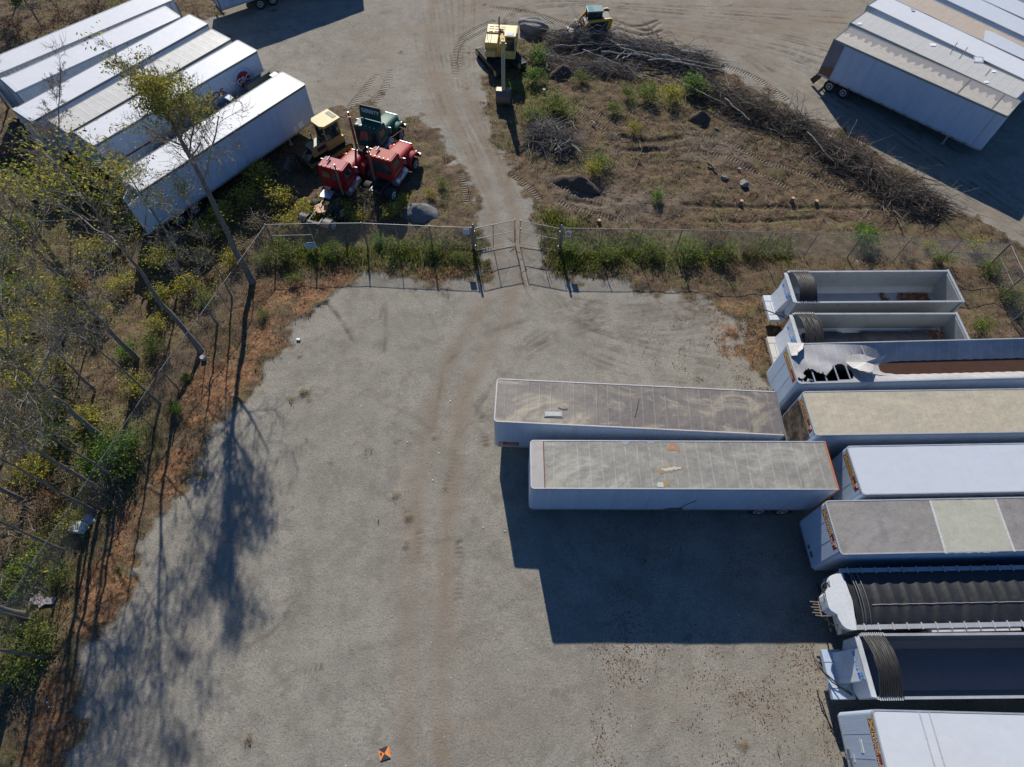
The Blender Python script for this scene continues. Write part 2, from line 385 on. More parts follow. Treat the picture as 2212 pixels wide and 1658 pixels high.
green = np.maximum.reduce([
 sdf([(590,520),(1040,510),(1040,580),(600,580)], 1.0), sdf([(1180,510),(1700,520),(1700,560),(1300,575),(1200,580)], 1.0),
 sdf([(1160,450),(1260,470),(1270,500),(1180,500)], 1.0), sdf([(1120,90),(1180,100),(1180,230),(1090,230)], 1.5)*.7,
 sdf([(1380,180),(1540,190),(1520,230),(1380,230)], 1.0)*.8, sdf([(1120,200),(1250,220),(1230,270),(1130,260)], 1.0)*.8,
 sdf([(0,600),(120,640),(80,760),(0,780)], 2.0)*.6, sdf([(160,940),(330,900),(300,1010),(230,1090),(130,1150)], 1.5), sdf([(0,1300),(140,1180),(130,1300),(70,1420),(0,1480)], 1.5)])
soil = np.maximum.reduce([sdf([(1190,395),(1330,400),(1500,430),(1420,470),(1230,460)], 1.0), sdf([(1480,280),(1600,300),(1620,350),(1490,340)], 1.0)])
tan_noise = np.clip(fbm(XF, YF, 2.4, 333)*1.6+.0, .5, 1.15)
n1 = fbm(XF, YF, 3.0, 5); n2 = fbm(XF, YF, 0.9, 15, 3)
tan = np.zeros(XF.shape); lines = np.zeros(XF.shape); light = np.zeros(XF.shape)
for P, w_, s_, a_ in [
 ([(1300,40),(1500,90),(1700,180),(1900,300)], 3.0, 1.5, .45), ([(760,120),(850,110),(840,200)], 3.0, 2.0, .45), ([(880,440),(700,330)], .1, .1, 0),
 ([(1072,520),(1080,560),(1068,620),(1025,690),(985,750),(950,830),(925,910),(905,1000),(898,1150),(888,1300),(880,1450),(878,1700)], 0.75, .5, .75),
 ([(1112,500),(1128,560),(1112,640),(1080,720),(1035,790),(1000,860),(985,950),(975,1050),(962,1200),(958,1400),(955,1700)], 0.75, .5, .85),
 ([(1075,540),(1075,500),(1055,420),(1020,340),(985,270),(955,200),(935,130),(925,60),(940,-10)], 1.0, .5, .9),
 ([(1125,540),(1115,500),(1105,430),(1078,350),(1038,280),(1005,200),(985,120),(1005,60),(1060,25),(1150,10)], 1.0, .5, .9),
 ([(960,240),(930,160),(940,80),(1000,20),(1100,-10)], 2.6, 1.2, .7),
 ([(1150,10),(1400,60),(1700,60)], 3.0, 1.5, .6), ([(1400,60),(1600,90),(1850,20)], 5.0, 2.5, .8), ([(1600,30),(1900,-40)], 6.0, 2.5, .7), ([(860,90),(1000,40),(1300,30),(1700,50)], 9.0, 4.0, .45), ([(1580,100),(1760,200),(2000,350),(2250,520)], 3.0, 1.5, .55), ([(740,200),(840,120),(960,40)], 4.0, 2.0, .45), ([(900,1250),(1000,1450),(1050,1700)], 2.2, 1.5, .3), ([(1080,1550),(1500,1500),(1800,1560)], 2.0, 1.5, .25),
 ([(950,960),(900,1010),(880,1150),(870,1300)], 1.2, .8, .5)]:
    m, _ = line_mask(P, w_, s_); tan = np.maximum(tan, m*a_)
tan = np.clip(tan*tan_noise*1.12, 0, .92)
arcs = [([(690,640),(730,680),(755,725),(768,745)], .35, .8), ([(770,600),(850,608),(900,635),(935,690),(950,760),(953,830),(945,880),(935,930)], .35, .6),
 ([(820,690),(835,640),(830,760)], .3, .35), ([(700,760),(790,800),(850,850),(900,900),(960,960),(1000,1010)], .35, .5),
 ([(640,830),(760,850),(860,880),(930,930),(1010,1040)], .4, .35), ([(880,810),(960,760),(1050,720),(1140,690),(1240,660)], .3, .5),
 ([(950,800),(1010,740),(1080,710),(1190,680),(1320,665)], .3, .45), ([(1140,690),(1250,655),(1400,640)], .3, .45),
 ([(560,1080),(700,1150),(900,1180),(1060,1150)], .3, .25), ([(590,1310),(640,1290),(700,1240)], .4, .5), ([(530,1400),(600,1360),(640,1290)], .4, .5),
 ([(900,1600),(1000,1580),(1150,1500),(1300,1480)], .35, .25), ([(560,1500),(700,1420),(840,1390)], .3, .3), ([(1200,1430),(1340,1380),(1380,1520)], .3, .25)]
for i in range(10):
    t = i/9
    arcs.append(([(960+t*120,1000-t*190),(1010+t*120,900-t*170),(1090+t*110,800-t*110),(1230+t*70,720-t*50),(1420+t*60,690-t*40),(1540,680-t*10)], .17, .42))
for i in range(10):
    t = i/9
    arcs.append(([(1120+t*70,590+t*15),(1150+t*70,670-t*20),(1210+t*60,760-t*60),(1330+t*50,812-t*80),(1450+t*40,830-t*80),(1560,835-t*70)], .17, .45))
for i in range(10):
    t = i/9
    arcs.append(([(1230,640+t*60),(1330,660+t*80),(1440,655+t*90),(1540,640+t*100)], .16, .4))
for i in range(12):
    t = i/11
    arcs.append(([(880+t*150,-10),(905+t*120,120),(940+t*90,230),(1000+t*75,330),(1050+t*80,450)], .18, .28))
for i in range(16):
    t = i/15
    arcs.append(([(1010+t*40,150-t*60),(1060+t*60,60-t*50),(1200+t*80,50-t*50),(1400,70-t*60),(1650,110-t*90),(1830,180-t*150)], .20, .42))
for i in range(12):
    t = i/11
    arcs.append(([(1600+t*60,120-t*10),(1720+t*90,210-t*60),(1900+t*90,330-t*60),(2212,510-t*70)], .2, .38))
_jr = random.Random(4)
arcs = [([(a+_jr.uniform(-5, 5)*(w_ < .3), b+_jr.uniform(-7, 7)*(w_ < .3)) for a, b in P], w_, a_*_jr.uniform(.5, 1.1)) for P, w_, a_ in arcs]
for P, w_, a_ in arcs:
    m, u = line_mask(P, min(w_, .26), .06); m = m*min(.75, a_*(1.35 if w_ < .3 else .75))*np.clip(vnoise(XF, YF, 1.7, 77)*1.6-.2, 0, 1)*np.clip(vnoise(XF, YF, .35, 79)*1.5, .2, 1); lines = np.maximum(lines, m)
for P, w_ in [([(982,955),(978,1010),(966,1060)], .5), ([(906,1150),(906,1260)], .4), ([(992,1170),(990,1300)], .4), ([(1040,900),(1050,960)], .4), ([(1130,1490),(1260,1500)], .3), ([(620,1460),(700,1440)], .3)]:
    m, u = line_mask(P, w_, .12); lines = np.maximum(lines, m*.55*(.5+.5*np.sign(np.sin(u*24)))*np.clip(vnoise(XF, YF, .8, 78)*2-.5, 0, 1))
tmask = np.zeros(XF.shape); tu = np.zeros(XF.shape); rut = np.zeros(XF.shape)
for P, w_ in [
 ([(994,143),(991,117),(1004,90),(1031,77),(1057,62),(1104,50),(1131,55)], .5), ([(985,165),(982,120),(1000,80),(1030,62),(1064,48)], .5),
 ([(1064,17),(1154,28),(1204,48),(1237,58)], .5), ([(844,155),(834,187),(812,225)], .5), ([(812,165),(770,215),(740,256)], .5),
 ([(997,377),(1004,410),(1007,440)], .45), ([(1194,393),(1237,417),(1284,433),(1337,437)], .45), ([(1204,433),(1257,457),(1317,473),(1364,477)], .45),
 ([(1481,293),(1525,293),(1575,310),(1635,340),(1675,360),(1725,370),(1775,390),(1828,410),(1865,430)], .45), ([(1490,325),(1560,335),(1640,375),(1710,405)], .45),
 ([(1775,277),(1825,300),(1880,330)], .5), 
 ([(1230,240),(1290,270),(1350,300),(1420,310),(1475,300)], .45), ([(1250,225),(1310,255),(1380,285)], .45), ([(1105,375),(1140,400),(1165,430)], .45),
 ([(1560,140),(1640,170),(1700,215)], .5), ([(1300,330),(1380,325),(1440,322)], .45)]:
    m, u = line_mask(P, w_, .10); tu = np.where(m > tmask, u, tu); tmask = np.maximum(tmask, m)
for P, w_ in [([(1475,443),(1608,447),(1758,450),(1908,450)], .35), ([(1345,295),(1400,308),(1470,297)], .5), ([(1360,325),(1440,325)], .4), ([(1330,45),(1400,72),(1424,50)], .3), ([(1335,62),(1390,80),(1430,66)], .3), ([(1330,52),(1380,60),(1420,45)], .3),
 ([(1270,410),(1340,435)], .4), ([(1230,430),(1300,445)], .35), ([(1520,478),(1640,480),(1760,470)], .25)]:
    m, _ = line_mask(P, w_, .12); rut = np.maximum(rut, m)
soil = np.maximum(soil, (1-np.clip(veg*1.5, 0, 1))*np.clip(np.maximum.reduce([line_mask([(905,300),(870,230),(850,150),(870,60),(890,0)], 2.2, 1.6)[0]*.8, line_mask([(1010,300),(985,230),(1000,170)], 1.2, .8)[0], line_mask([(1096,540),(1090,470),(1062,390),(1020,310)], .5, .4)[0]*.9, line_mask([(1060,560),(1160,570)], .6, .5)[0]*.3, line_mask([(1520,10),(1600,60),(1680,100)], .9, .8)[0], line_mask([(1700,90),(1780,170),(1720,200)], 1.5, 1.2)[0]*.7]), 0, 1)*np.clip(vnoise(XF, YF, 1.1, 301)*1.7-.2, 0, 1))
# heights: only bumps, ruts and loose mounds
edge = np.clip(veg+(n1-.5)*1.1+(n2-.5)*.9, 0, 1)
vegm = np.clip((edge-.42)/.16, 0, 1)
Z = (fbm(XF, YF, 6, 31)-.5)*.10*(XF > -60)*(XF < 60)*(YF < 85)
Z += vegm*((fbm(XF, YF, 1.3, 41, 4)-.5)*.42+(n2-.5)*.10)
Z += (fbm(XF, YF, 1.0, 51, 3)-.5)*.035*(1-vegm)
Z -= np.clip(tmask*.05+rut*.13+lines*.035, 0, .2)
tl_edge = sdf([(0,250),(330,60),(400,40),(-300,-60)], 1.0)
far_ = (np.abs(XF) > 52) | (YF > 74) | (YF < -4)
Z[far_] = 0
leaf = np.clip(leaf, 0, 1)*np.clip(.25+1.5*(n1-.3)+.9*(n2-.5), 0, .95)
def F(a): return a.reshape(SH)
MASK = dict(veg=F(vegm), leaf=F(leaf), green=F(green), z=F(Z), soil=F(soil), sparse=F(sparse), tan=F(tan), dark=F(dark))
def look(name, x, y):
    ix = np.clip(np.searchsorted(GX, x), 0, len(GX)-1); iy = np.clip(np.searchsorted(GY, y), 0, len(GY)-1)
    return MASK[name][iy, ix]
def gz(x, y): return float(look('z', np.array([x]), np.array([y]))[0])

def ground_mat():
    t = NT('yard_ground')
    a = t.attr('M1'); b = t.attr('M2')
    s1 = t.n('ShaderNodeSeparateColor'); t.l(a.outputs['Color'], s1.inputs[0])
    s2 = t.n('ShaderNodeSeparateColor'); t.l(b.outputs['Color'], s2.inputs[0])
    vegf, leaff, tanf, grf = s1.outputs[0], s1.outputs[1], s1.outputs[2], a.outputs['Alpha']
    trf, tuf, linf, soilf = s2.outputs[0], s2.outputs[1], s2.outputs[2], b.outputs['Alpha']
    nb = t.noise(0.35, 6, 0.62); nm = t.noise(1.7, 6, 0.7); nf = t.noise(11, 5, 0.78); nff = t.noise(38, 3, 0.8)
    g = t.mix(t.ramp(nm, [(0.3, 0.0), (0.7, 1.0)]), (0.208, 0.190, 0.157), (0.272, 0.250, 0.208))
    g = t.mix(t.math('MULTIPLY', t.ramp(nb, [(0.42, 0.0), (0.60, 1.0)]), 0.55), g, (0.325, 0.300, 0.248))
    g = t.mix(t.math('MULTIPLY', t.ramp(t.noise(0.8, 6, 0.7), [(0.50, 0.0), (0.62, 1.0)]), 0.5), g, (0.165, 0.146, 0.115))
    g = t.mix(t.math('MULTIPLY', soilf, t.ramp(nf, [(0.35, 0.1), (0.65, 0.9)])), g, (0.40, 0.38, 0.34))
    g = t.mix(t.math('MULTIPLY', t.ramp(nf, [(0.36, 1.0), (0.52, 0.0)]), 0.7), g, (0.11, 0.100, 0.085))
    g = t.mix(t.math('MULTIPLY', t.ramp(t.noise(5, 5, .75), [(0.34, 1.0), (0.46, 0.0)]), 0.5), g, (0.17, 0.158, 0.14))
    g = t.mix(t.math('MULTIPLY', t.ramp(nff, [(0.56, 0.0), (0.72, 1.0)]), 0.35), g, (0.37, 0.35, 0.31))
    vo = t.n('ShaderNodeTexVoronoi'); vo.inputs['Scale'].default_value = 3.4; t.l(t.coord(), vo.inputs['Vector'])
    g = t.mix(t.math('MULTIPLY', t.ramp(vo.outputs['Distance'], [(0.07, 1.0), (0.11, 0.0)]), t.ramp(vo.outputs['Color'], [(0.72, 0.0), (0.76, 1.0)])), g, (0.42, 0.40, 0.36))
    tn = t.math('MULTIPLY', tanf, t.ramp(nm, [(0.25, 0.6), (0.6, 1.0)]))
    g = t.mix(tn, g, t.mix(nf, (0.165, 0.128, 0.091), (0.250, 0.200, 0.148)))
    g = t.mix(t.math('MULTIPLY', linf, 1.5, clamp=True), g, (0.095, 0.075, 0.055))
    # vegetated soil
    v = t.mix(t.ramp(nm, [(0.32, 0.0), (0.62, 1.0)]), (0.046, 0.032, 0.021), (0.135, 0.092, 0.058))
    v = t.mix(t.math('MULTIPLY', t.ramp(nf, [(0.5, 0.0), (0.68, 1.0)]), 0.8), v, (0.27, 0.20, 0.125))
    v = t.mix(t.math('MULTIPLY', t.ramp(nf, [(0.32, 1.0), (0.45, 0.0)]), 0.8), v, (0.022, 0.018, 0.012))
    gn = t.math('ADD', grf, t.math('MULTIPLY', t.ramp(t.noise(0.5, 5, 0.7), [(0.48, 0.0), (0.62, 1.0)]), 0.5), clamp=True)
    v = t.mix(t.math('MULTIPLY', gn, t.ramp(t.noise(4, 4, .7), [(0.35, 0.2), (0.6, 0.9)])), v, t.mix(nf, (0.045, 0.060, 0.014), (0.150, 0.165, 0.040)))
    v = t.mix(soilf, v, t.mix(nm, (0.105, 0.082, 0.06), (0.165, 0.13, 0.096)))
    v = t.mix(t.math('MULTIPLY', trf, 0.7), v, (0.15, 0.118, 0.088))
    c = t.mix(vegf, g, v)
    lv = t.n('ShaderNodeTexVoronoi'); lv.inputs['Scale'].default_value = 9.0; t.l(t.coord(), lv.inputs['Vector'])
    lc = t.ramp(lv.outputs['Color'], [(0.1, (0.06, 0.035, 0.02)), (0.35, (0.15, 0.07, 0.032)), (0.6, (0.21, 0.105, 0.052)), (0.85, (0.27, 0.17, 0.095))])
    lm = t.ramp(t.math('ADD', leaff, t.math('MULTIPLY', t.math('SUBTRACT', t.noise(3.2, 5, .75), 0.5), 1.5)), [(0.40, 0.0), (0.52, 0.85)])
    c = t.mix(lm, c, lc)
    t.col(c)
    bars = t.math('MULTIPLY', t.math('SINE', t.math('MULTIPLY', tuf, 26.0)), trf)
    p = t.bump(bars, 0.75, 0.05)
    hb = t.math('ADD', t.math('MULTIPLY', nf, 0.6), t.math('MULTIPLY', nm, 0.7))
    t.bump(hb, 0.55, 0.10, p)
    return t.set(0.95, 0.0, 0.15)
ground_m = ground_mat()
nx, ny = len(GX), len(GY)
ii = np.arange(nx*ny).reshape(ny, nx)
GF = np.stack([ii[:-1, :-1].ravel(), ii[:-1, 1:].ravel(), ii[1:, 1:].ravel(), ii[1:, :-1].ravel()], 1)
gr = mesh_np('ground', np.stack([XF, YF, Z], 1), GF, ground_m, smooth=True)
for nm_, ch in (('M1', (vegm, leaf, tan, green)), ('M2', (tmask, tu, lines, soil))):
    A = gr.data.color_attributes.new(nm_, 'FLOAT_COLOR', 'POINT'); A.data.foreach_set('color', np.stack(ch, 1).astype(np.float32).ravel())
tag(gr, kind='structure')

# ------------------------------------------------------------------ scattered stuff
def foliage_mat(name, transl=0.42, rough=0.7):
    t = NT(name); a = t.attr('Col'); t.l(a.outputs['Color'], t.b.inputs['Base Color'])
    t.b.inputs['Roughness'].default_value = rough; t.b.inputs['Specular IOR Level'].default_value = 0.25
    tr = t.n('ShaderNodeBsdfTranslucent'); t.l(a.outputs['Color'], tr.inputs[0])
    mx = t.n('ShaderNodeMixShader'); mx.inputs[0].default_value = transl
    out = t.t.nodes['Material Output']; t.l(t.b.outputs[0], mx.inputs[1]); t.l(tr.outputs[0], mx.inputs[2]); t.l(mx.outputs[0], out.inputs[0])
    return t.m
leaf_m = foliage_mat('leaf_foliage'); litter_m = foliage_mat('dry_leaf', 0.05, 0.85)
STRAW = [(0.36,0.30,0.19),(0.30,0.24,0.14),(0.24,0.18,0.10)]
wood_m = NT('bare_wood'); _a = wood_m.attr('Col'); wood_m.l(_a.outputs['Color'], wood_m.b.inputs['Base Color']); wood_m = wood_m.set(0.85, 0, 0.2)
def rand_unit(n, rng, flat=0.0):
    v = rng.normal(size=(n, 3)); v[:, 2] *= (1-flat); return v/np.linalg.norm(v, axis=1)[:, None]
def leaves(P, size, C, rng, flat=0.0, ratio=0.5):
    """rhombic leaves: returns verts, faces, colours"""
    n = len(P); a = rand_unit(n, rng, flat); b = rand_unit(n, rng, flat); b -= a*(a*b).sum(1)[:, None]
    b /= np.linalg.norm(b, axis=1)[:, None]+1e-6; s = np.asarray(size).reshape(-1, 1)*np.ones((n, 1))
    V = np.stack([P-a*s, P+b*s*ratio, P+a*s, P-b*s*ratio], 1).reshape(-1, 3)
    return V, np.arange(4*n).reshape(n, 4), np.repeat(C, 4, axis=0)
def pick(pal, n, rng, jit=0.15):
    pal = np.asarray(pal, float); c = pal[rng.integers(0, len(pal), n)]
    return np.clip(c*(1+rng.normal(size=(n, 1))*jit)*(1+rng.normal(size=(n, 3))*jit*.3), 0.004, 1)
def sticks(A, B, ra, rb, C, k=3):
    A = np.asarray(A, float); B = np.asarray(B, float); n = len(A); d = B-A; L = np.linalg.norm(d, axis=1)[:, None]+1e-9; d = d/L
    u = np.where(np.abs(d[:, 2:3]) > .9, np.array([[1., 0, 0]]), np.array([[0, 0, 1.]]))
    e = np.cross(d, u); e /= np.linalg.norm(e, axis=1)[:, None]; g = np.cross(d, e)
    ra = np.asarray(ra).reshape(-1, 1)*np.ones((n, 1)); rb = np.asarray(rb).reshape(-1, 1)*np.ones((n, 1)); ring = []
    for P, r in ((A, ra), (B, rb)):
        for i in range(k):
            t = 2*math.pi*i/k; ring.append(P+e*r*math.cos(t)+g*r*math.sin(t))
    V = np.stack(ring, 1).reshape(-1, 3); o = (np.arange(n)*2*k)[:, None]
    F = np.concatenate([o+np.array([[i, (i+1) % k, k+(i+1) % k, k+i]]) for i in range(k)], 0)
    return V, F, np.repeat(C, 2*k, axis=0)
def join(parts):
    V, F, C = [], [], []; o = 0
    for v, f, c in parts: V.append(v); F.append(f+o); C.append(c); o += len(v)
    return np.concatenate(V), np.concatenate(F), np.concatenate(C)
def scatter(n, wfn, rng, x0=-54, x1=54, y0=-5, y1=76):
    x = rng.uniform(x0, x1, n); y = rng.uniform(y0, y1, n); k = rng.random(n) < wfn(x, y)
    # keep only what stands inside the surveyed ground
    d = np.stack([x, y, -CH*np.ones(n)], 1); z = d@np.array(FW); u = CF*(d@np.array(RT))/z; v = CF*(d@np.array(UP))/z
    k &= (np.abs(u) < PW/2*1.12) & (np.abs(v) < PH/2*1.15); return x[k], y[k]
PAL_G = [(0.08,0.12,0.022),(0.12,0.17,0.03),(0.18,0.21,0.04),(0.22,0.20,0.05),(0.28,0.24,0.07),(0.06,0.10,0.025)]
PAL_Y = [(0.36,0.32,0.035),(0.30,0.29,0.035),(0.20,0.23,0.035),(0.42,0.31,0.035),(0.14,0.18,0.035)]
PAL_B = [(0.16,0.11,0.06),(0.22,0.15,0.08),(0.10,0.07,0.04),(0.28,0.21,0.12),(0.06,0.045,0.03)]
PAL_L = [(0.20,0.085,0.035),(0.25,0.125,0.055),(0.15,0.065,0.03),(0.32,0.20,0.11),(0.10,0.045,0.025),(0.22,0.10,0.045)]
PAL_S = [(0.36,0.30,0.19),(0.30,0.24,0.14),(0.24,0.18,0.10),(0.18,0.13,0.07)]
PAL_GS = [(0.30,0.29,0.27),(0.22,0.20,0.18),(0.16,0.14,0.12),(0.38,0.37,0.35)]
rg = np.random.default_rng(3)
cx_ = [tuple(p) for p in np_at([(1100,260),(1250,210),(1500,230),(1700,300),(1850,380),(2050,470),(1900,500),(1500,490),(1250,470),(1170,400)])]
# grass and low weeds: thin blades in tufts
x, y = scatter(150000, lambda x, y: look('veg', x, y)*(1-.85*look('soil', x, y))*np.clip(.25+.7*look('green', x, y)+.8*(fbm(x, y, 4, 91)-.5), .05, 1)*(1-.7*np.clip(look('leaf', x, y), 0, 1))*(1-.35*inside(x, y, cx_)), rg)
x2, y2 = scatter(48000, lambda x, y: look('veg', x, y)*np.clip(look('green', x, y)*1.3*np.clip(fbm(x, y, 1.6, 97)*3.2-1.0, .05, 1), 0, 1), rg, -19, 33, 25, 35)
x = np.concatenate([x, x2]); y = np.concatenate([y, y2])
n = len(x); z = look('z', x, y); gf = np.clip(look('green', x, y)*.8+(fbm(x, y, 1.8, 95)-.5)*1.7, 0, 1)
parts = []
for k in range(4):
    px = x+rg.normal(size=n)*.10; py = y+rg.normal(size=n)*.10; h = rg.uniform(.10, .34, n)*(.7+.6*gf)
    az = rg.uniform(0, 2*np.pi, n); ln = rg.uniform(.05, .9, n)*h; A = np.stack([px, py, z-.03], 1)
    B = A+np.stack([np.cos(az)*ln, np.sin(az)*ln, h], 1); s = np.stack([-np.sin(az), np.cos(az), 0*az], 1)*rg.uniform(.012, .030, n)[:, None]
    M_ = (A+B)/2+np.array([0, 0, .03]); C = np.where((rg.random(n) < gf)[:, None], pick(PAL_G+[(.12,.19,.03),(.17,.22,.04)], n, rg, .25)*1.3, pick(PAL_S+PAL_B, n, rg, .25))
    V = np.stack([A-s*.6, M_-s, B, M_+s], 1).reshape(-1, 3); parts.append((V, np.arange(4*n).reshape(n, 4), np.repeat(C, 4, 0)))
V, Fc, C = join(parts)
tag(mesh_np('grass', V, Fc, leaf_m, col=C), 'dry and green grass and low weeds growing over the rough ground', 'grass', kind='stuff')
# fallen leaves
def lw(x, y):
    l = np.clip(look('leaf', x, y), 0, 1); yd = (1-look('veg', x, y))*np.clip((x-3)/14, 0, 1)*np.clip((9-y)/5, 0, 1)*.10
    return np.clip(l*.75+look('veg', x, y)*.10+yd, 0, 1)
x, y = scatter(230000, lw, rg)
x2, y2 = scatter(26000, lambda x, y: np.clip((fbm(x, y, 2.0, 401)-.42)*2.2, .02, .7)*(1-.7*(y > 9)), rg, 4, 17, -2, 14); x3, y3 = scatter(16000, lambda x, y: np.clip((fbm(x, y, .9, 403)-.50)*9, 0, 1)*np.clip((x-7.5)/6, 0, 1), rg, 8, 17.5, 16, 30)
x = np.concatenate([x, x2, x3]); y = np.concatenate([y, y2, y3]); n = len(x)
P = np.stack([x, y, look('z', x, y)+.015+rg.random(n)*.03], 1)
V, Fc, C = leaves(P, rg.uniform(.02, .048, n), pick(PAL_L, n, rg, .25), rg, .75, .6)
tag(mesh_np('fallen_leaves', V, Fc, litter_m, col=C), 'brown and orange fallen leaves lying along the yard edges', 'leaf litter', kind='stuff')
# wood chips and twigs on the cleared ground
cx_ = [tuple(p) for p in np_at([(1100,260),(1250,210),(1500,230),(1700,300),(1850,380),(2050,470),(1900,500),(1500,490),(1250,470),(1170,400)])]
def cw(x, y): return inside(x, y, cx_)*1.0
x, y = scatter(130000, cw, rg); n = len(x); z = look('z', x, y); a = rg.uniform(0, 2*np.pi, n); L = rg.exponential(.20, n)+.05
A = np.stack([x, y, z+.02+rg.random(n)*.05], 1); B = A+np.stack([np.cos(a)*L, np.sin(a)*L, rg.normal(size=n)*.05], 1)
V, Fc, C = sticks(A, B, rg.uniform(.006, .026, n), .006, pick(PAL_S+PAL_GS+PAL_B+PAL_L+PAL_L, n, rg, .25))
tag(mesh_np('wood_chips', V, Fc, wood_m, col=C), 'broken twigs and wood chips strewn over the cleared ground', 'wood debris', kind='stuff')
x, y = scatter(9000, cw, rg); n = len(x); z = look('z', x, y); a = rg.normal(size=n)*.9+.3; L = rg.uniform(.4, 1.7, n); A = np.stack([x, y, z+.05+rg.random(n)*.08], 1); parts = []; C = pick(PAL_S+PAL_GS+PAL_B, n, rg, .2)
for s_ in range(3):
    B = A+np.stack([np.cos(a)*L/3, np.sin(a)*L/3, rg.normal(size=n)*.04], 1); parts.append(sticks(A, B, .024-.006*s_, .018-.006*s_, C, 4)); A = B; a = a+rg.normal(size=n)*.35
V, Fc, C = join(parts); tag(mesh_np('loose_sticks', V, Fc, wood_m, col=C), 'loose bent sticks lying all over the cleared ground', 'wood debris', kind='stuff')
# pebbles on the gravel
x, y = scatter(26000, lambda x, y: (1-look('veg', x, y))*.35, rg); n = len(x)
P = np.stack([x, y, look('z', x, y)+.005], 1); s = rg.uniform(.012, .04, n)[:, None]
o6 = np.array([(1,0,0),(0,1,0),(-1,0,0),(0,-1,0),(0,0,.8)]); V = (P[:, None, :]+o6[None]*s[:, None, :]*rg.uniform(.6, 1.2, (n, 1, 3))).reshape(-1, 3)
o = (np.arange(n)*5)[:, None]; Fc = np.concatenate([o+np.array([[a, (a+1) % 4, 4]]) for a in range(4)], 0)
tag(mesh_np('pebbles', V, Fc, litter_m, col=np.repeat(pick([(0.38,0.36,0.33),(0.25,0.24,0.22),(0.5,0.48,0.45),(0.15,0.14,0.13)], n, rg, .1), 5, 0)), 'loose small stones scattered over the gravel', 'gravel', kind='stuff')
# sparse straw on the far part of the yard
x, y = scatter(60000, lambda x, y: look('sparse', x, y)*np.clip((fbm(x, y, 1.2, 111)-.45)*4, 0, .8), rg); n = len(x); z = look('z', x, y)
a = rg.uniform(0, 2*np.pi, n); L = rg.uniform(.05, .22, n); A = np.stack([x, y, z], 1); B = A+np.stack([np.cos(a)*L, np.sin(a)*L, rg.uniform(.02, .12, n)], 1)
V, Fc, C = sticks(A, B, .012, .004, pick(PAL_S+PAL_B+[(0.15,0.13,0.05)], n, rg, .2))
tag(mesh_np('dry_straw', V, Fc, litter_m, col=C), 'sparse dry straw and weeds on the far gravel yard', 'grass', kind='stuff')

# ------------------------------------------------------------------ trailers
def footprint(L, W, front, r=0.16, inset=0.0, n=4):
    s = 1 if front == 'L' else -1; x0 = -L/2+inset; x1 = L/2-inset; y0 = -W/2+inset; y1 = W/2-inset; P = []
    for i in range(n+1):
        a = math.pi+math.pi/2*i/n; P.append((x0+r+r*math.cos(a), y0+r+r*math.sin(a)))
    P += [(x1, y0), (x1, y1)]
    for i in range(n+1):
        a = math.pi/2+math.pi/2*i/n; P.append((x0+r+r*math.cos(a), y1-r+r*math.sin(a)))
    return [(s*a, b) for a, b in P]
def frame_of(pa, pb, H, W, L=None, anchor='A'):
    A = at(*pa, H); B = at(*pb, H); d = Vector((B.x-A.x, B.y-A.y)); D = d.length; d.normalize(); L = L or D
    n = Vector((-d.y, d.x)); c = (Vector((A.x, A.y))+d*L/2 if anchor == 'A' else Vector((B.x, B.y))-d*L/2)+n*W/2
    return c, math.atan2(d.y, d.x), L
def local(root, px, py, z):
    return Matrix.Rotation(-root.rotation_euler.z, 4, 'Z') @ (at(px, py, z)-Vector((root.location.x, root.location.y, 0)))
def wheel(parent, x, y, r=0.51, wd=0.52, steer=False, rm=None):
    m = MB(); m.cyl((x, y-wd/2, r), (x, y+wd/2, r), r, n=20, smooth=True)
    o = m.build('wheel', rubber, parent, bevel=0.03)
    s = 1 if y > 0 else -1; q = MB(); yo = y+s*wd/2
    q.cyl((x, yo-s*.02, r), (x, yo+s*.012, r), r*.56, n=18); q.cyl((x, yo, r), (x, yo+s*.06, r), r*.2, n=10)
    q.build('rim', rm or rim_m, o)
    b = MB(); b.cyl((x, yo+.013*s, r), (x, yo+.02*s, r), r*.40, n=16); b.build('hub_recess', black, o)
    return o
def running_gear(root, L, fx, floor=1.15, axles=(1.35, 2.65), wheels=True, landing=True):
    m = MB(); a, b = sorted((fx(L-3.6), fx(L-.4)))
    m.box(a, b, -.55, -.42, .75, floor-.02); m.box(a, b, .42, .55, .75, floor-.02)
    for t in axles:
        x = fx(L-t); m.cyl((x, -.95, .51), (x, .95, .51), .07, n=8); m.box(x-.06, x+.06, -.5, .5, .55, .8)
    xs = sorted((fx(.3), fx(L-.2)))
    for i in range(int(L/.6)): m.box(xs[0]+i*.6, xs[0]+i*.6+.05, -1.15, 1.15, floor-.12, floor-.02)
    m.build('chassis', black, root)
    if wheels:
        for t in axles:
            for s in (-1, 1): wheel(root, fx(L-t), s*.98)
    if landing:
        for s in (-1, 1):
            g = MB(); x = fx(2.6); g.box(x-.07, x+.07, s*.75-.07, s*.75+.07, .12, floor-.02); g.box(x-.16, x+.16, s*.75-.14, s*.75+.14, .04, .12)
            g.build('landing_leg', dull_alu, root)
    m = MB(); x = fx(L-.1); m.box(x-.05, x+.05, -1.1, 1.1, .5, .62)
    for s in (-.6, .6): m.box(x-.04, x+.04, s-.04, s+.04, .6, floor-.02)
    m.build('underride_bar', black, root)
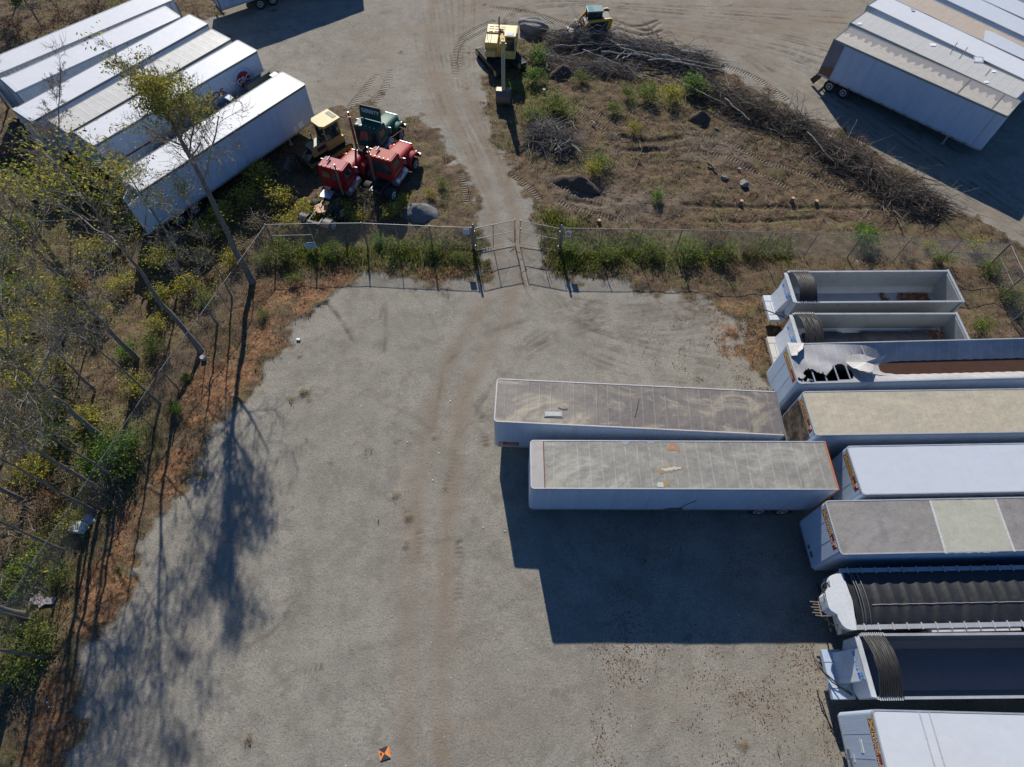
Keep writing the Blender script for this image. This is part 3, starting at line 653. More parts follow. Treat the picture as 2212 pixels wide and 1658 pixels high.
def decal(root, L, H, num, fade=False, y1=1.02, y0=-.98, zt=.10, hh=.42):
    x = -L/2-.014; zb = H-zt-hh; zt_ = H-zt
    m = MB(); m.box(x-.003, x+.02, y0, y1, zb, zt_); d = m.build('decal', red_d, root)
    g = MB(); yl = y1-.02; yr = y1-.50; X = x-.0055; q = lambda y, z: (X, y, z)
    def strip(a, b, w):
        ay, az = a; by, bz = b; L_ = math.hypot(by-ay, bz-az); nyy, nzz = -(bz-az)/L_*w/2, (by-ay)/L_*w/2
        g.add([q(ay+nyy, az+nzz), q(by+nyy, bz+nzz), q(by-nyy, bz-nzz), q(ay-nyy, az-nzz)], [(0, 1, 2, 3)])
    strip((yl-.06, zb+.06), (yr+.06, zt_-.06), .11)
    g.build('ribbon_emblem', gold, d)
    g = MB(); X = x-.0085; strip((yl-.06, zt_-.06), (yr+.06, zb+.06), .11)
    strip((yl-.005, zb+.04), (yl-.005, zt_-.04), .05); strip((yr, zb+.04), (yr, zt_-.04), .05); g.build('ribbon_emblem', gold, d)
    lt = tanp if fade else gold
    text('lettering', 'MAINE', lt, (x-.006, y1-.55, zt_-.115), (0, -1, 0), (0, 0, 1), .22, d, bold=.02, align='LEFT', sx=1.15)
    text('lettering', 'RECYCLING', lt, (x-.006, y1-.55, zb+.10), (0, -1, 0), (0, 0, 1), .22, d, bold=.02, align='LEFT', sx=1.05)
    if num: text('fleet_number', num, white_l, (x-.006, y0+.22, zt_-.11), (0, -1, 0), (0, 0, 1), .20, d, bold=.02, sx=1.1)
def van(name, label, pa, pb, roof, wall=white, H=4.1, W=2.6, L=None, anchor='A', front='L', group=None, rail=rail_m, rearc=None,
        num=None, fade=False, seams=True, wheels=True, axles=(1.35, 2.65), ribs=False, band=None, make_roof=True, floor=1.15, cat='trailer', nose=True):
    c, rz, L = frame_of(pa, pb, H, W, L, anchor)
    root = thing(name, label, cat, (c.x, c.y, 0), rz, group)
    root['len'] = L
    sg = 1 if front == 'L' else -1; fx = lambda t: sg*(-L/2+t)
    fp = footprint(L, W, front); n = len(fp)
    m = MB(); P = [(a, b, floor) for a, b in fp]+[(a, b, H-.06) for a, b in fp]
    m.add(P, [(i, (i+1) % n, n+(i+1) % n, n+i) for i in range(n)]); m.add(P[:n], [tuple(range(n))])
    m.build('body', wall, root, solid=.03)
    if make_roof:
        ip = footprint(L, W, front, r=.13, inset=.035); k = len(ip); m = MB(); m.prism(ip, H-.07, H+.002); m.build('roof', roof, root)
    m = MB(); op = footprint(L, W, front, r=.18, inset=-.018); ip = footprint(L, W, front, r=.12, inset=.045); k = len(op)
    Q = [(a, b, H+.018) for a, b in op]+[(a, b, H+.018) for a, b in ip]+[(a, b, H-.14) for a, b in op]+[(a, b, H-.03) for a, b in ip]
    m.add(Q, [(i, (i+1) % k, k+(i+1) % k, k+i) for i in range(k)]+[(i, (i+1) % k, 2*k+(i+1) % k, 2*k+i) for i in range(k)]+[(k+i, k+(i+1) % k, 3*k+(i+1) % k, 3*k+i) for i in range(k)])
    m.build('roof_rail', rail, root)
    m = MB(); a, b = sorted((fx(.15), fx(L)))
    for s in (-1, 1): m.box(a, b, s*W/2-.02, s*W/2+.02, floor-.12, floor+.04)
    m.box(min(fx(0), fx(.12)), max(fx(0), fx(.12)), -W/2+.1, W/2-.1, floor-.12, floor+.02); m.build('bottom_rail', dull_alu, root)
    if seams:
        for s in (-1, 1):
            m = MB(); t = 1.22; m.box(min(fx(.3), fx(L-.2)), max(fx(.3), fx(L-.2)), s*(W/2+.016)-.003, s*(W/2+.016)+.003, H-.20, H-.15)
            while t < L-.4:
                x = fx(t); m.box(x-.010, x+.010, s*(W/2+.013)-.006, s*(W/2+.013)+.006, floor+.05, H-.18); t += 1.22
            m.build('side_seams', wall, root)
    if ribs:
        m = MB(); t = .5; i = 0
        while t < L-.05:
            x = fx(t); m.box(x-.05, x+.05, -W/2-.05, -W/2-.01, floor+.05, H-.15); t += (.62, .62, 1.24, 1.24, 1.24)[i % 5] if t < L-3 else .35; i += 1
        m.build('side_post', dull_alu, root)
        m = MB()
        for k in range(7): x = fx(0 if front == 'R' else L); m.box(x-.03, x+.03, -1.2+k*.4-.04, -1.2+k*.4+.04, floor, H-.15)
        m.build('end_post', darkrail, root)
    if band:
        m = MB(); a, b = sorted((fx(band[0]), fx(band[1])))
        m.box(a, b, -W/2-.030, -W/2-.017, band[2], band[3]); m.build('stripe', red_p if len(band) < 5 else band[4], root)
    # rear frame and doors
    rc = rearc or darkrail; x = fx(L); m = MB()
    a, b = sorted((x-sg*.05, x+sg*.03)); m.box(a, b, -W/2-.024, -W/2+.1, floor-.1, H+.024); m.box(a, b, W/2-.1, W/2+.024, floor-.1, H+.024)
    m.box(a, b, -W/2+.1, W/2-.1, H-.16, H+.024); m.box(a, b, -W/2+.1, W/2-.1, floor-.1, floor+.06); m.build('rear_frame', rc, root)
    for s in (-1, 1):
        m = MB(); a, b = sorted((x+sg*.005, x+sg*.04)); y0, y1 = sorted((s*.01, s*(W/2-.11))); m.box(a, b, y0, y1, floor+.07, H-.17)
        dr = m.build('door', wall, root); k = MB(); k.cyl((x+sg*.06, s*.3, floor+.1), (x+sg*.06, s*.3, H-.2), .015, n=6); k.build('lock_rod', alu, dr)
    running_gear(root, L, fx, floor, axles=axles, wheels=wheels)
    if front == 'L' and nose:
        m = MB()
        for y in (-.45, .45): m.box(-L/2-.022, -L/2-.012, y-.012, y+.012, floor+.1, H-.55)
        m.build('nose_seam', wall, root)
        m = MB(); m.box(-L/2-.05, -L/2-.013, -.75, -.45, 1.35, 1.55); m.box(-L/2-.06, -L/2-.013, -.30, -.12, 1.32, 1.5); m.build('connection_box', darkrail, root)
    if num is not None: decal(root, L, H, num, fade)
    m = MB()
    for t in (.25, L/2, L-.25):
        for s in (-1, 1): m.box(fx(t)-.04, fx(t)+.04, s*(W/2+.02)-.008, s*(W/2+.02)+.008, floor-.07, floor-.03)
    m.build('marker_light', amber, root)
    return root, fx, L
def roof_poly(root, pxs, mat_, H=4.1, z=.005, name='roof_patch', th=.006, rough=0):
    P = [local(root, a, b, H) for a, b in pxs]; Q = []
    for p, q in zip(P, P[1:]+P[:1]):
        k = max(1, int((q-p).length/.12)) if rough else 1
        for i in range(k):
            s = p.lerp(q, i/k); Q.append((s.x+rnd.uniform(-rough, rough), s.y+rnd.uniform(-rough, rough)))
    m = MB(); m.prism(Q, H+z, H+z+th); return m.build(name, mat_, root)
YG = 'trailers parked along the right side of the yard'
TLG = 'white trailers parked in the far left row'
TRG = 'trailers parked in the far right row'
# centre pair
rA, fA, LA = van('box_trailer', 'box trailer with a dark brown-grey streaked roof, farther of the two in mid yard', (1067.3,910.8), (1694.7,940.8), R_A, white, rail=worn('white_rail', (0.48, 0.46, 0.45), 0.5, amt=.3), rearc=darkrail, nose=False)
m = MB(); m.box(-LA/2+.25, -LA/2+1.35, -1.332, -1.316, 1.30, 1.68); dc = m.build('decal', red_d, rA)
text('lettering', 'MAINE', gold, (-LA/2+.95, -1.334, 1.57), (1, 0, 0), (0, 0, 1), .17, dc, bold=.02); text('lettering', 'RECYCLING', gold, (-LA/2+.93, -1.334, 1.41), (1, 0, 0), (0, 0, 1), .15, dc, bold=.02)
m = MB(); m.box(-LA/2+.3, -LA/2+.46, -1.337, -1.333, 1.36, 1.62); m.build('ribbon_emblem', gold, dc)
R_hatch = worn('weathered_hatch', (0.45, 0.46, 0.42), .6, amt=.4, scale=4)
roof_poly(rA, [(1175,888),(1216,889),(1216,903),(1175,902)], worn('hatch_frame', (0.22, 0.23, 0.24), .6), z=.004, name='roof_hatch', th=.03)
roof_poly(rA, [(1177.5,891),(1213,891.5),(1213,900.5),(1177.5,900)], R_hatch, z=.036, name='hatch_lid', th=.02)
m = MB(); q = [local(rA, *p, 4.1) for p in [(1380,862),(1377,880),(1373,896),(1371,902)]]; m.tube([(p.x, p.y, 4.13) for p in q], .012, 5)
q = [local(rA, *p, 4.1) for p in [(1206,881),(1216,885),(1226,884)]]; m.tube([(p.x, p.y, 4.13) for p in q], .014, 5); tw = m.build('fallen_twig', black, None)
tw.matrix_world = Matrix.Translation((rA.location.x, rA.location.y, 0)) @ Matrix.Rotation(rA.rotation_euler.z, 4, 'Z')
tag(tw, 'thin dark twigs lying on the brown-grey roof of the farther mid-yard trailer', 'twig')
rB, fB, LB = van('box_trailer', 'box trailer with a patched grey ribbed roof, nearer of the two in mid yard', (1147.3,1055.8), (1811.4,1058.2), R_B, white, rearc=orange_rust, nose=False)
roof_poly(rB, [(1147,953),(1174,953),(1177,1054),(1149,1054)], worn('bare_metal_front_cap', (0.36, 0.335, 0.31), .5, .2, amt=.3, scale=2), name='front_cap', rough=.0)
m = MB(); q0 = local(rB, 1173.5, 954, 4.1); q1 = local(rB, 1177, 1054, 4.1); m.beam((q0.x, q0.y, 4.115), (q1.x, q1.y, 4.115), .05, .02); m.build('cap_seam', rust, rB)
pb_ = worn('grey_blue_patch', (0.24, 0.28, 0.32), .6, amt=.3, scale=5); po = worn('rusty_patch', (0.34, 0.17, 0.09), .8, dirt=(.45, .42, .36), amt=.6, scale=4)
roof_poly(rB, [(1341,953.5),(1359,953.5),(1358,960),(1350,963),(1343,960)], pb_, rough=.03); roof_poly(rB, [(1397,953.5),(1413,953.5),(1411,959),(1400,959)], pb_, rough=.03)
roof_poly(rB, [(1443,963),(1450,956),(1462,962),(1470,974),(1458,972),(1448,975),(1441,972)], po, rough=.05)
roof_poly(rB, [(1423,1012),(1440,1008),(1462,1005),(1479,1007),(1476,1013),(1456,1018),(1440,1024),(1423,1021)], worn('amber_sealant', (0.30, 0.22, 0.11), .8, amt=.5, scale=5), rough=.07)
roof_poly(rB, [(1428,1014),(1450,1010),(1474,1008),(1470,1013),(1450,1017),(1429,1018)], R_hatch, z=.012, rough=.04)
roof_poly(rB, [(1420,1043),(1445,1039),(1446,1049),(1434,1054),(1421,1054)], worn('amber_sealant_two', (0.30, 0.22, 0.11), .8, amt=.5, scale=5), rough=.04); roof_poly(rB, [(1420,1043),(1432,1043),(1433,1054),(1421,1054)], R_hatch, z=.012, rough=.02)
m = MB(); m.hexa([(LB/2-8.0, -1.40, 1.16), (LB/2-7.3, -1.40, 1.16), (LB/2-7.3, -1.33, 1.16), (LB/2-8.0, -1.33, 1.16), (LB/2-7.7, -1.40, 1.36), (LB/2-7.0, -1.40, 1.36), (LB/2-7.0, -1.33, 1.36), (LB/2-7.7, -1.33, 1.36)]); m.beam((LB/2-7.3, -1.335, 1.2), (LB/2-6.6, -1.335, 2.6), .03, .02); m.build('side_tool_bracket', darkrail, rB)
# right-hand row
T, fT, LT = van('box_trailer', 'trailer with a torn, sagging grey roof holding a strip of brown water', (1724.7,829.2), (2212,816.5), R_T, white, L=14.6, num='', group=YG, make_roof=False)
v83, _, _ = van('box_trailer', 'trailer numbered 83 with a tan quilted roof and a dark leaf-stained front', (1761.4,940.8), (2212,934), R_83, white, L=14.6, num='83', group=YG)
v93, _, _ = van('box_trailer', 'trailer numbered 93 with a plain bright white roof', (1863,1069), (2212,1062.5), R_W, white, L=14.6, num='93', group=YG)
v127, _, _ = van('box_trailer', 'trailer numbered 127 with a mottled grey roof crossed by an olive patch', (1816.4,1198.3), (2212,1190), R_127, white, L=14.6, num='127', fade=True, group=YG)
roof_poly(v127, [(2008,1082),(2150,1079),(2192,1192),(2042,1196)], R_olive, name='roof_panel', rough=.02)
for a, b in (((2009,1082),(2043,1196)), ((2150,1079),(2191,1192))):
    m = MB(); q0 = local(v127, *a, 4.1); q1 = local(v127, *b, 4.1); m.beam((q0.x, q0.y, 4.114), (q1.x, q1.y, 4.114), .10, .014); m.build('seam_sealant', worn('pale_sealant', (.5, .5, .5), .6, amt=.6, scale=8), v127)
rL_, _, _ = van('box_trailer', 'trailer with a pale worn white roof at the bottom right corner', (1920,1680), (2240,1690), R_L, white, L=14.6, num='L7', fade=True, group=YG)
# place it from its far front corner
_a = at(1883,1533.3,4.1); _b = at(2212,1541.7,4.1); _d = Vector((_b.x-_a.x, _b.y-_a.y)).normalized(); _n = Vector((-_d.y, _d.x))
_c = Vector((_a.x, _a.y))+_d*7.3-_n*1.3; rL_.location = (_c.x, _c.y, 0); rL_.rotation_euler.z = math.atan2(_d.y, _d.x)
for t in (1.95, 2.35):
    m = MB(); m.beam((-7.3+t, -1.25, 4.108), (-7.3+t-.02, 1.25, 4.108), .06, .012); m.build('seam_sealant', worn('grey_sealant', (.42, .43, .44), .6, amt=.6, scale=8), rL_)
m = MB(); m.box(-7.33, -7.315, -.25, .25, 2.5, 2.72); m.box(-7.33, -7.315, -.6, -.3, 1.7, 1.8); m.build('reflector_plate', worn('pale_plate', (.6, .64, .62), .5), rL_)
m = MB(); m.tube([(-7.32, -.9, 1.6), (-7.6, -.95, 1.75), (-7.75, -1.05, 1.4), (-7.6, -1.2, .9)], .05, 8); m.build('air_hose', black, rL_)
# leaf-stained front of 83
m = MB(); m.box(-7.325, -7.313, -1.18, 1.18, 1.3, 3.55)
t_ = NT('leaf_stained_panel'); _n1 = t_.noise(1.6, 6, .7); _n2 = t_.noise(7, 5, .7)
t_.col(t_.mix(t_.ramp(_n1, [(.4, 0.0), (.55, 1.0)]), t_.mix(_n2, (.10, .07, .045), (.30, .22, .15)), (.035, .028, .022))); m.build('stained_panel', t_.set(.7), v83)

# torn roof
def tl(p, z=4.1): q = local(T, 1636.1+p[0]*.2219, 572.6+p[1]*.2219, z); return (q.x, q.y)
hole = [tl(p) for p in [(385,1095),(440,1110),(470,1085),(445,1045),(490,1012),(540,1022),(575,1040),(610,1060),(640,1050),(665,1078),(700,1040),(722,1015),(745,975),(790,960),(835,958),(880,985),(935,1030),(942,1075),(930,1108),(780,1124),(620,1130),(480,1136),(400,1132)]]
def in_poly(x, y, P):
    c = False
    for i in range(len(P)):
        x0, y0 = P[i]; x1, y1 = P[(i+1) % len(P)]
        if (y0 > y) != (y1 > y) and x < (x1-x0)*(y-y0)/(y1-y0)+x0: c = not c
    return c
def sst(a, b, x): t = min(1, max(0, (x-a)/(b-a))); return t*t*(3-2*t)
def sag(x, y):
    t = x+LT/2; D = .80*sst(2.0, 6.5, t)
    yn = (y+1.3)/2.6                      # 0 near, 1 far
    p = sst(0, .42, yn) if yn < .42 else (1 if yn < .55 else 1-max(0, (yn-.55)/.45)**1.0)
    rib = .03*abs(math.sin(math.pi*t/.61))*sst(3, 5, t)*(p)
    return 4.098-D*p+rib+.05*math.sin(t*2.3+y*3)*(1-sst(3, 6, t))*p
m = MB(); m.grid(lambda u, v: (lambda x, y: (x, y, sag(x, y)))(-LT/2+.04+u*(LT-.08), -1.26+v*2.52), 200, 36, keep=lambda u, v: not in_poly(-LT/2+.04+u*(LT-.08), -1.26+v*2.52, hole))
m.build('roof', R_T, T)
m = MB(); t = .35
while t < 4.4: m.box(-LT/2+t-.035, -LT/2+t+.035, -1.25, 1.25, 3.99, 4.04); t += .66
m.build('roof_bow', alu, T)
fl_m = worn('pale_membrane_underside', (.44, .42, .39), .65, amt=.5, scale=3)
def flap(pts, zs, mt):
    P = [tl(p, 4.1+z) for p, z in zip(pts, zs)]; m = MB(); c = (sum(p[0] for p in P)/len(P), sum(p[1] for p in P)/len(P), 4.1+sum(zs)/len(zs)*1.05)
    V = [(p[0], p[1], 4.1+z) for p, z in zip(P, zs)]+[c]; m.add(V, [(i, (i+1) % len(P), len(P)) for i in range(len(P))], smooth=False); return m.build('torn_flap', mt, T, solid=.006)
flap([(885,880),(950,872),(1020,870),(1120,905),(1180,912),(1255,875),(1225,915),(1185,945),(1140,970),(1130,1010),(1110,1045),(1000,1030),(960,1010),(930,1005),(890,975),(860,945)], [.12,.2,.25,.2,.15,.35,.2,.12,.1,.25,.42,.38,.3,.2,.1,.04], fl_m)
flap([(290,758),(450,760),(445,815),(400,850),(390,880),(330,885)], [.02,.1,.3,.38,.3,.12], fl_m)
flap([(490,1105),(520,1112),(560,1128),(480,1138)], [.03,.12,.02,.0], fl_m)
water = NT('brown_water'); water.col(water.mix(water.noise(3, 4), (.045, .024, .014), (.085, .046, .026))); water.bump(water.noise(6, 3), .05, .02); water = water.set(.3, 0, .25)
wm = MB()
def wfn(u, v):
    x = -LT/2+4.9+u*9.6; w_ = .95*min(1, math.sqrt(max(0.0, u*9.6/1.6))); yc = -1.3+2.6*.47
    return (x, yc+(v-.5)*w_*1.0, 3.475)
wm.grid(wfn, 60, 2); wm.build('rain_water', water, T)
m = MB(); m.box(-LT/2+.1, LT/2-.1, -1.2, 1.2, 1.2, 1.24); m.build('floor', black, T)

# open dump trailers
def dump(label, pa, pb, H=3.1, W=2.5, L=None, num='110', fill='leaf', group=None, plat=white, shade_skin=None):
    c, rz, L = frame_of(pa, pb, H, W, L, 'A'); root = thing('dump_trailer', label, 'dump trailer', (c.x, c.y, 0), rz, group)
    fx = lambda t: -L/2+t; h = W/2; zb = 1.45
    prof = [(-h, H), (-h+.02, 1.75), (-h+.35, zb), (h-.35, zb), (h-.02, 1.75), (h, H)]
    m = MB(); P = [(-L/2, a, b) for a, b in prof]+[(L/2, a, b) for a, b in prof]; k = len(prof)
    m.add(P, [(i, i+1, k+i+1, k+i) for i in range(k-1)]); m.build('tub', dull_alu, root, solid=.04)
    if shade_skin:
        q = MB(); pp = [(a*.975, b+.03) for a, b in prof]; P = [(-L/2+.05, a, b) for a, b in pp]+[(L/2-.05, a, b) for a, b in pp]; q.add(P, [(i, i+1, k+i+1, k+i) for i in range(k-1)]); q.build('tub_shade_skin', shade_skin, root)  # added inner skin whose dark colour paints shade into the tub
    m = MB(); m.add([(L/2-.02, a, b) for a, b in prof], [tuple(range(k))]); m.build('tailgate', dull_alu, root, solid=.05)
    m = MB(); m.add([(-L/2+.02, a, b) for a, b in prof], [tuple(range(k))]); m.add([(-L/2+.03, -h, H-.02), (-L/2+.03, h, H-.02), (-L/2-.22, h-.05, H+.05), (-L/2-.22, -h+.05, H+.05)], [(0, 1, 2, 3)])
    m.build('front_wall', white2, root, solid=.04)
    m = MB(); m.box(-L/2, L/2, -h-.07, -h+.04, H, H+.09); m.box(-L/2, L/2, h-.04, h+.07, H, H+.09); m.build('top_rail', rail_m, root)
    m = MB(); m.box(L/2-.02, L/2+.12, -h-.10, h+.10, H-.02, H+.12); m.box(L/2-.02, L/2+.12, -h-.10, -h+.02, 1.4, H-.02); m.box(L/2-.02, L/2+.12, h-.02, h+.10, 1.4, H-.02); m.build('tailgate_frame', rail_m, root)
    m = MB(); t = 1.1
    while t < L-.3: m.cyl((-L/2+t, -h-.03, H-.18), (-L/2+t, -h-.02, H-.18), .035, n=8); t += .75
    m.build('rivet_cap', black, root)
    # drawbar platform with hydraulics
    m = MB(); m.box(-L/2-.95, -L/2+.1, -h+.05, h-.35, 1.05, 1.32); p = m.build('platform', plat, root, bevel=.02)
    m = MB(); m.box(-L/2-.96, -L/2-.3, .35, .37, 1.32, 1.332); m.box(-L/2-.9, -L/2-.3, -.75, -.73, 1.32, 1.332); m.box(-L/2-.62, -L/2-.6, -.73, .35, 1.32, 1.332); m.build('platform_seam', darkrail, p)
    m = MB(); m.prism([(-L/2-.5, 1.32), (-L/2-.02, 1.32), (-L/2-.02, H-.25), (-L/2-.16, H-.3)], -.55, .75, axis='y'); m.build('cylinder_housing', white2, root)
    X = -L/2-.03
    m = MB(); m.box(X-.022, X+.0, -.42+.25, .42+.25, H-.62, H-.40)
    return root, L
def bundle(root, L, H, W, x0, n=10, width=1.0, messy=False):
    h = W/2; m = MB()
    for i in range(n):
        x = -L/2+x0+width*i/(n-1)
        pts = [(x+.02*rnd.uniform(-1, 1), -h+W*k/12, H+.10+.50*math.sin(math.pi*k/12)**.8) for k in range(13)]
        m.tube(pts, .028, 5)
    b = m.build('tarp_bow', black, root)
    m = MB(); nn = (n-1)*4
    m.grid(lambda u, v: (-L/2+x0+width*u, -h+.04+(W-.08)*v, H+.10+(.50-(.12 if messy else .05)*abs(math.sin(u*math.pi*(n-1))))*math.sin(math.pi*v)**.8), nn, 16); m.build('folded_tarp', tarp, root)
    m = MB()
    for i in range(n):
        x = -L/2+x0+width*i/(n-1)
        for s in (-1, 1): m.box(x-.02, x+.02, s*(h+.02)-.09, s*(h+.02)+.09, H+.09, H+.14)
    m.build('bow_foot', foot_m, root)
def front_text(root, L, H, a, num, y=.1):
    X = -L/2-.215
    m = MB(); m.add([(X, y+.55, H-.62), (X, y-.55, H-.62), (X, y-.55, H-.38), (X, y+.55, H-.38)], [(0, 1, 2, 3)]); s = m.build('name_panel', blue_p, root, solid=.01)
    text('lettering', a, white_l, (X-.01, y, H-.50), (0, -1, 0), (0, 0, 1), .24, s, bold=.015)
    text('fleet_number', num, blue_p, (X-.01, y-.5, H-.22), (0, -1, 0), (0, 0, 1), .26, root, bold=.02)
    m = MB(); m.box(X+.005, X+.22, y-.62, y+.62, H-.72, H-.05); m.build('name_backing', white2, root)
dumps = []
for args in [('empty open dump trailer with a leaf-strewn floor, farthest of the right-hand row', (1721,655), (2076.4,652.5), 'M110'),
             ('open dump trailer with dirt left in its tub, second from the far end', (1733,752), (2096,751), 'M113')]:
    lab, pa, pb, nm = args; r, L = dump(lab, pa, pb, 3.1, 2.4, group='open dump trailers', plat=white2 if nm == 'M110' else grey_box)
    bundle(r, L, 3.1, 2.4, .15, 9, 1.05, nm != 'M110'); front_text(r, L, 3.1, "MIKE'S", nm[1:]); dumps.append((r, L))
    running_gear(r, L, lambda t, L=L: -L/2+t, 1.4)
r, L = dump('open dump trailer numbered 117 with a dark empty tub beside the bottom white trailer', (1893,1508.3), (2212,1505), 3.2, 2.5, 11.5, group='open dump trailers', shade_skin=worn('painted_tub_shade', (.115, .128, .15), .5, amt=.35, dirt=(.16, .17, .19), scale=.6))  # dark blue-grey inside stands in for the tarped trailer's shadow
bundle(r, L, 3.2, 2.5, .1, 11, .95); front_text(r, L, 3.2, "MIKE'S", '117'); running_gear(r, L, lambda t, L=L: -L/2+t, 1.4); dumps.append((r, L))
m = MB(); m.tube([(-L/2-.1, -1.0, 1.45), (-L/2-.7, -.7, 1.75), (-L/2-1.15, -.1, 1.5), (-L/2-1.2, .5, 1.1)], .035, 7); m.tube([(-L/2-.1, -1.05, 1.4), (-L/2-.9, -.5, 1.5), (-L/2-1.3, .3, 1.2), (-L/2-1.25, .8, 1.0)], .03, 7); m.build('hydraulic_hose', black, r)
m = MB(); m.tube([(-dumps[0][1]/2-.1, -1.1, 1.5), (-dumps[0][1]/2-.8, -.9, 1.7), (-dumps[0][1]/2-1.35, -.4, 1.5), (-dumps[0][1]/2-1.3, 0, 1.2)], .035, 7); m.build('hydraulic_hose', black, dumps[0][0])
# residues in the tubs
def residue(root, L, x0, x1, y0, y1, pal, n, hgt, lab, cat, z0=1.49, soil=None):
    g = np.random.default_rng(n); x = g.uniform(x0, x1, n); y = g.uniform(y0, y1, n)
    ks = fbm(x+50, y+50, .9, n) > .47; x = x[ks]; y = y[ks]; k = len(x)
    P = np.stack([x, y, z0+g.random(k)*hgt], 1); V, Fc, C = leaves(P, g.uniform(.03, .07, k), pick(pal, k, g, .2), g, .6, .6)
    o = mesh_np('tub_residue', V, Fc, litter_m, col=C); o.matrix_world = Matrix.Translation((root.location.x, root.location.y, 0)) @ Matrix.Rotation(root.rotation_euler.z, 4, 'Z')
    tag(o, lab, cat)
r0, L0 = dumps[0]; residue(r0, L0, L0/2-3.6, L0/2-.3, -.8, .8, PAL_L, 3500, .05, 'brown leaves blown into the tail end of the farthest dump trailer', 'leaf litter')
r1, L1 = dumps[1]; residue(r1, L1, L1/2-2.5, L1/2-.3, -.8, .8, PAL_L, 2200, .1, 'brown leaves in the tail end of the dirt-filled dump trailer', 'leaf litter', 2.05)
soil_m = worn('leftover_gravel', (.12, .105, .09), .9, dirt=(.05, .045, .04), amt=.7, scale=2.5, bump=.8)
def mound(u, v):
    x = -L1/2+1.2+u*(L1-1.5); y = -.95+v*1.9; e = math.sin(math.pi*v)**.5*min(1, u*8, (1-u)*8)
    return (x, y, 1.56+.62*e*(.45+1.1*float(fbm(np.array([x+20]), np.array([y+20]), 1.6, 61)[0]))*(1 if not .28 < u < .42 else .25))
m = MB(); m.grid(mound, 60, 14); o = m.build('tub_residue', soil_m)
o.matrix_world = Matrix.Translation((r1.location.x, r1.location.y, 0)) @ Matrix.Rotation(r1.rotation_euler.z, 4, 'Z'); tag(o, 'dark gravel and dirt lying on the tub floor of the second dump trailer', 'gravel')

# tarped hopper trailer
H = 3.15; c, rz, L = frame_of((1826,1361), (2212,1353), H, 2.68, 14.0)
hp = thing('tarped_trailer', 'open-top trailer covered by a wrinkled black tarp with a rounded white front cap', 'trailer', (c.x, c.y, 0), rz, YG)
m = MB(); P = [(max(a, -L/2+.6), b) for a, b in footprint(L, 2.6, 'L', r=.1)]; n = len(P); m.add([(a, b, 1.2) for a, b in P]+[(a, b, H) for a, b in P], [(i, (i+1) % n, n+(i+1) % n, n+i) for i in range(n)]); m.build('body', dull_alu, hp, solid=.03)
m = MB(); m.box(-L/2+.45, L/2, -1.36, -1.16, H, H+.10); m.box(-L/2+.5, L/2, 1.16, 1.36, H, H+.10); m.build('top_rail', rail_m, hp)
def tfn(u, v):
    x = -L/2+.55+u*(L-.65); y = -1.17+v*2.34; t = u*(L-.65)/.66; bow = abs(math.sin(math.pi*t))
    wr = .028*math.sin(9*x+7*v*math.sin(t*3.1))*math.sin(math.pi*v)*bow*(1.6 if v < .45 else .5)
    return (x, y, H+.06+.26*math.sin(math.pi*v)**.7-.085*bow*math.sin(math.pi*v)**.5+wr)
m = MB(); m.grid(tfn, 220, 26); m.build('tarp', tarp, hp)
t = .85
while t < L-.1:
    x = -L/2+t
    for s in (-1, 1): m = MB(); m.box(x-.025, x+.025, min(s*1.10, s*1.40), max(s*1.10, s*1.40), H+.10, H+.145); m.build('bow_foot', foot_m, hp)
    t += .66
m = MB()
for v0 in (.36,): m.tube([(lambda p: (p[0], p[1], p[2]+.03))(tfn(i/120, v0)) for i in range(8, 121)], .013, 5)
m.build('tarp_strap', worn('webbing', (.35, .35, .35), .7), hp)
m = MB()
for x0 in (.85, .97, 1.2): m.tube([(-L/2+x0, -1.17+2.34*k/14, H+.08+.30*math.sin(math.pi*k/14)**.7) for k in range(15)], .025, 6)
m.build('tarp_bow', darkrail, hp)
cap = [(735,240),(660,260),(610,305),(577,375),(590,450),(600,520),(495,665),(515,790),(545,900),(570,990),(620,1050),(690,1090),(748,1130),(775,1215),(850,1350),(900,1400),(960,1440),(1050,1470),(1175,1475),(1150,1300),(1110,1020),(1085,850),(1050,740),(1020,670),(960,500),(900,350),(870,235)]
Q = [local(hp, 1734.3+a*.09868, 1216.2+b*.09868, 3.4) for a, b in cap]
m = MB(); m.prism([(q.x, q.y) for q in Q], 3.12, 3.42); m.build('front_cap', worn('cap_white', (.56, .57, .57), .5, amt=.15), hp, bevel=.04)
m = MB(); P = [local(hp, 1734.3+a*.09868, 1216.2+b*.09868, 3.05) for a, b in [(640,560),(510,680),(530,800),(590,1000),(700,1080),(760,1110),(720,700)]]; m.prism([(q.x, q.y) for q in P], 2.3, 3.11); m.build('motor_housing', white2, hp, bevel=.03)
m = MB(); P = [local(hp, 1734.3+a*.09868, 1216.2+b*.09868, 3.4) for a, b in [(590,530),(540,450),(480,425),(420,480),(410,560),(450,640),(490,665)]]; m.tube([tuple(q) for q in P], .03, 7); m.build('cable_loop', black, hp)
m = MB(); P = [local(hp, 1734.3+a*.09868, 1216.2+b*.09868, 1.5) for a, b in [(330,845),(410,1180)]]; m.beam(P[0], P[1], .05, .08)
for k in range(6):
    p = P[0].lerp(P[1], .05+k*.18); m.beam(p, p+Vector((-.28 if k % 2 else -.4, .04, 0)), .04, .05); m.beam(p, p+Vector((.5, 0, -.05)), .04, .05) if k % 2 else None
m.build('hose_rack', worn('rack_brown', (.22, .18, .14), .7), hp)
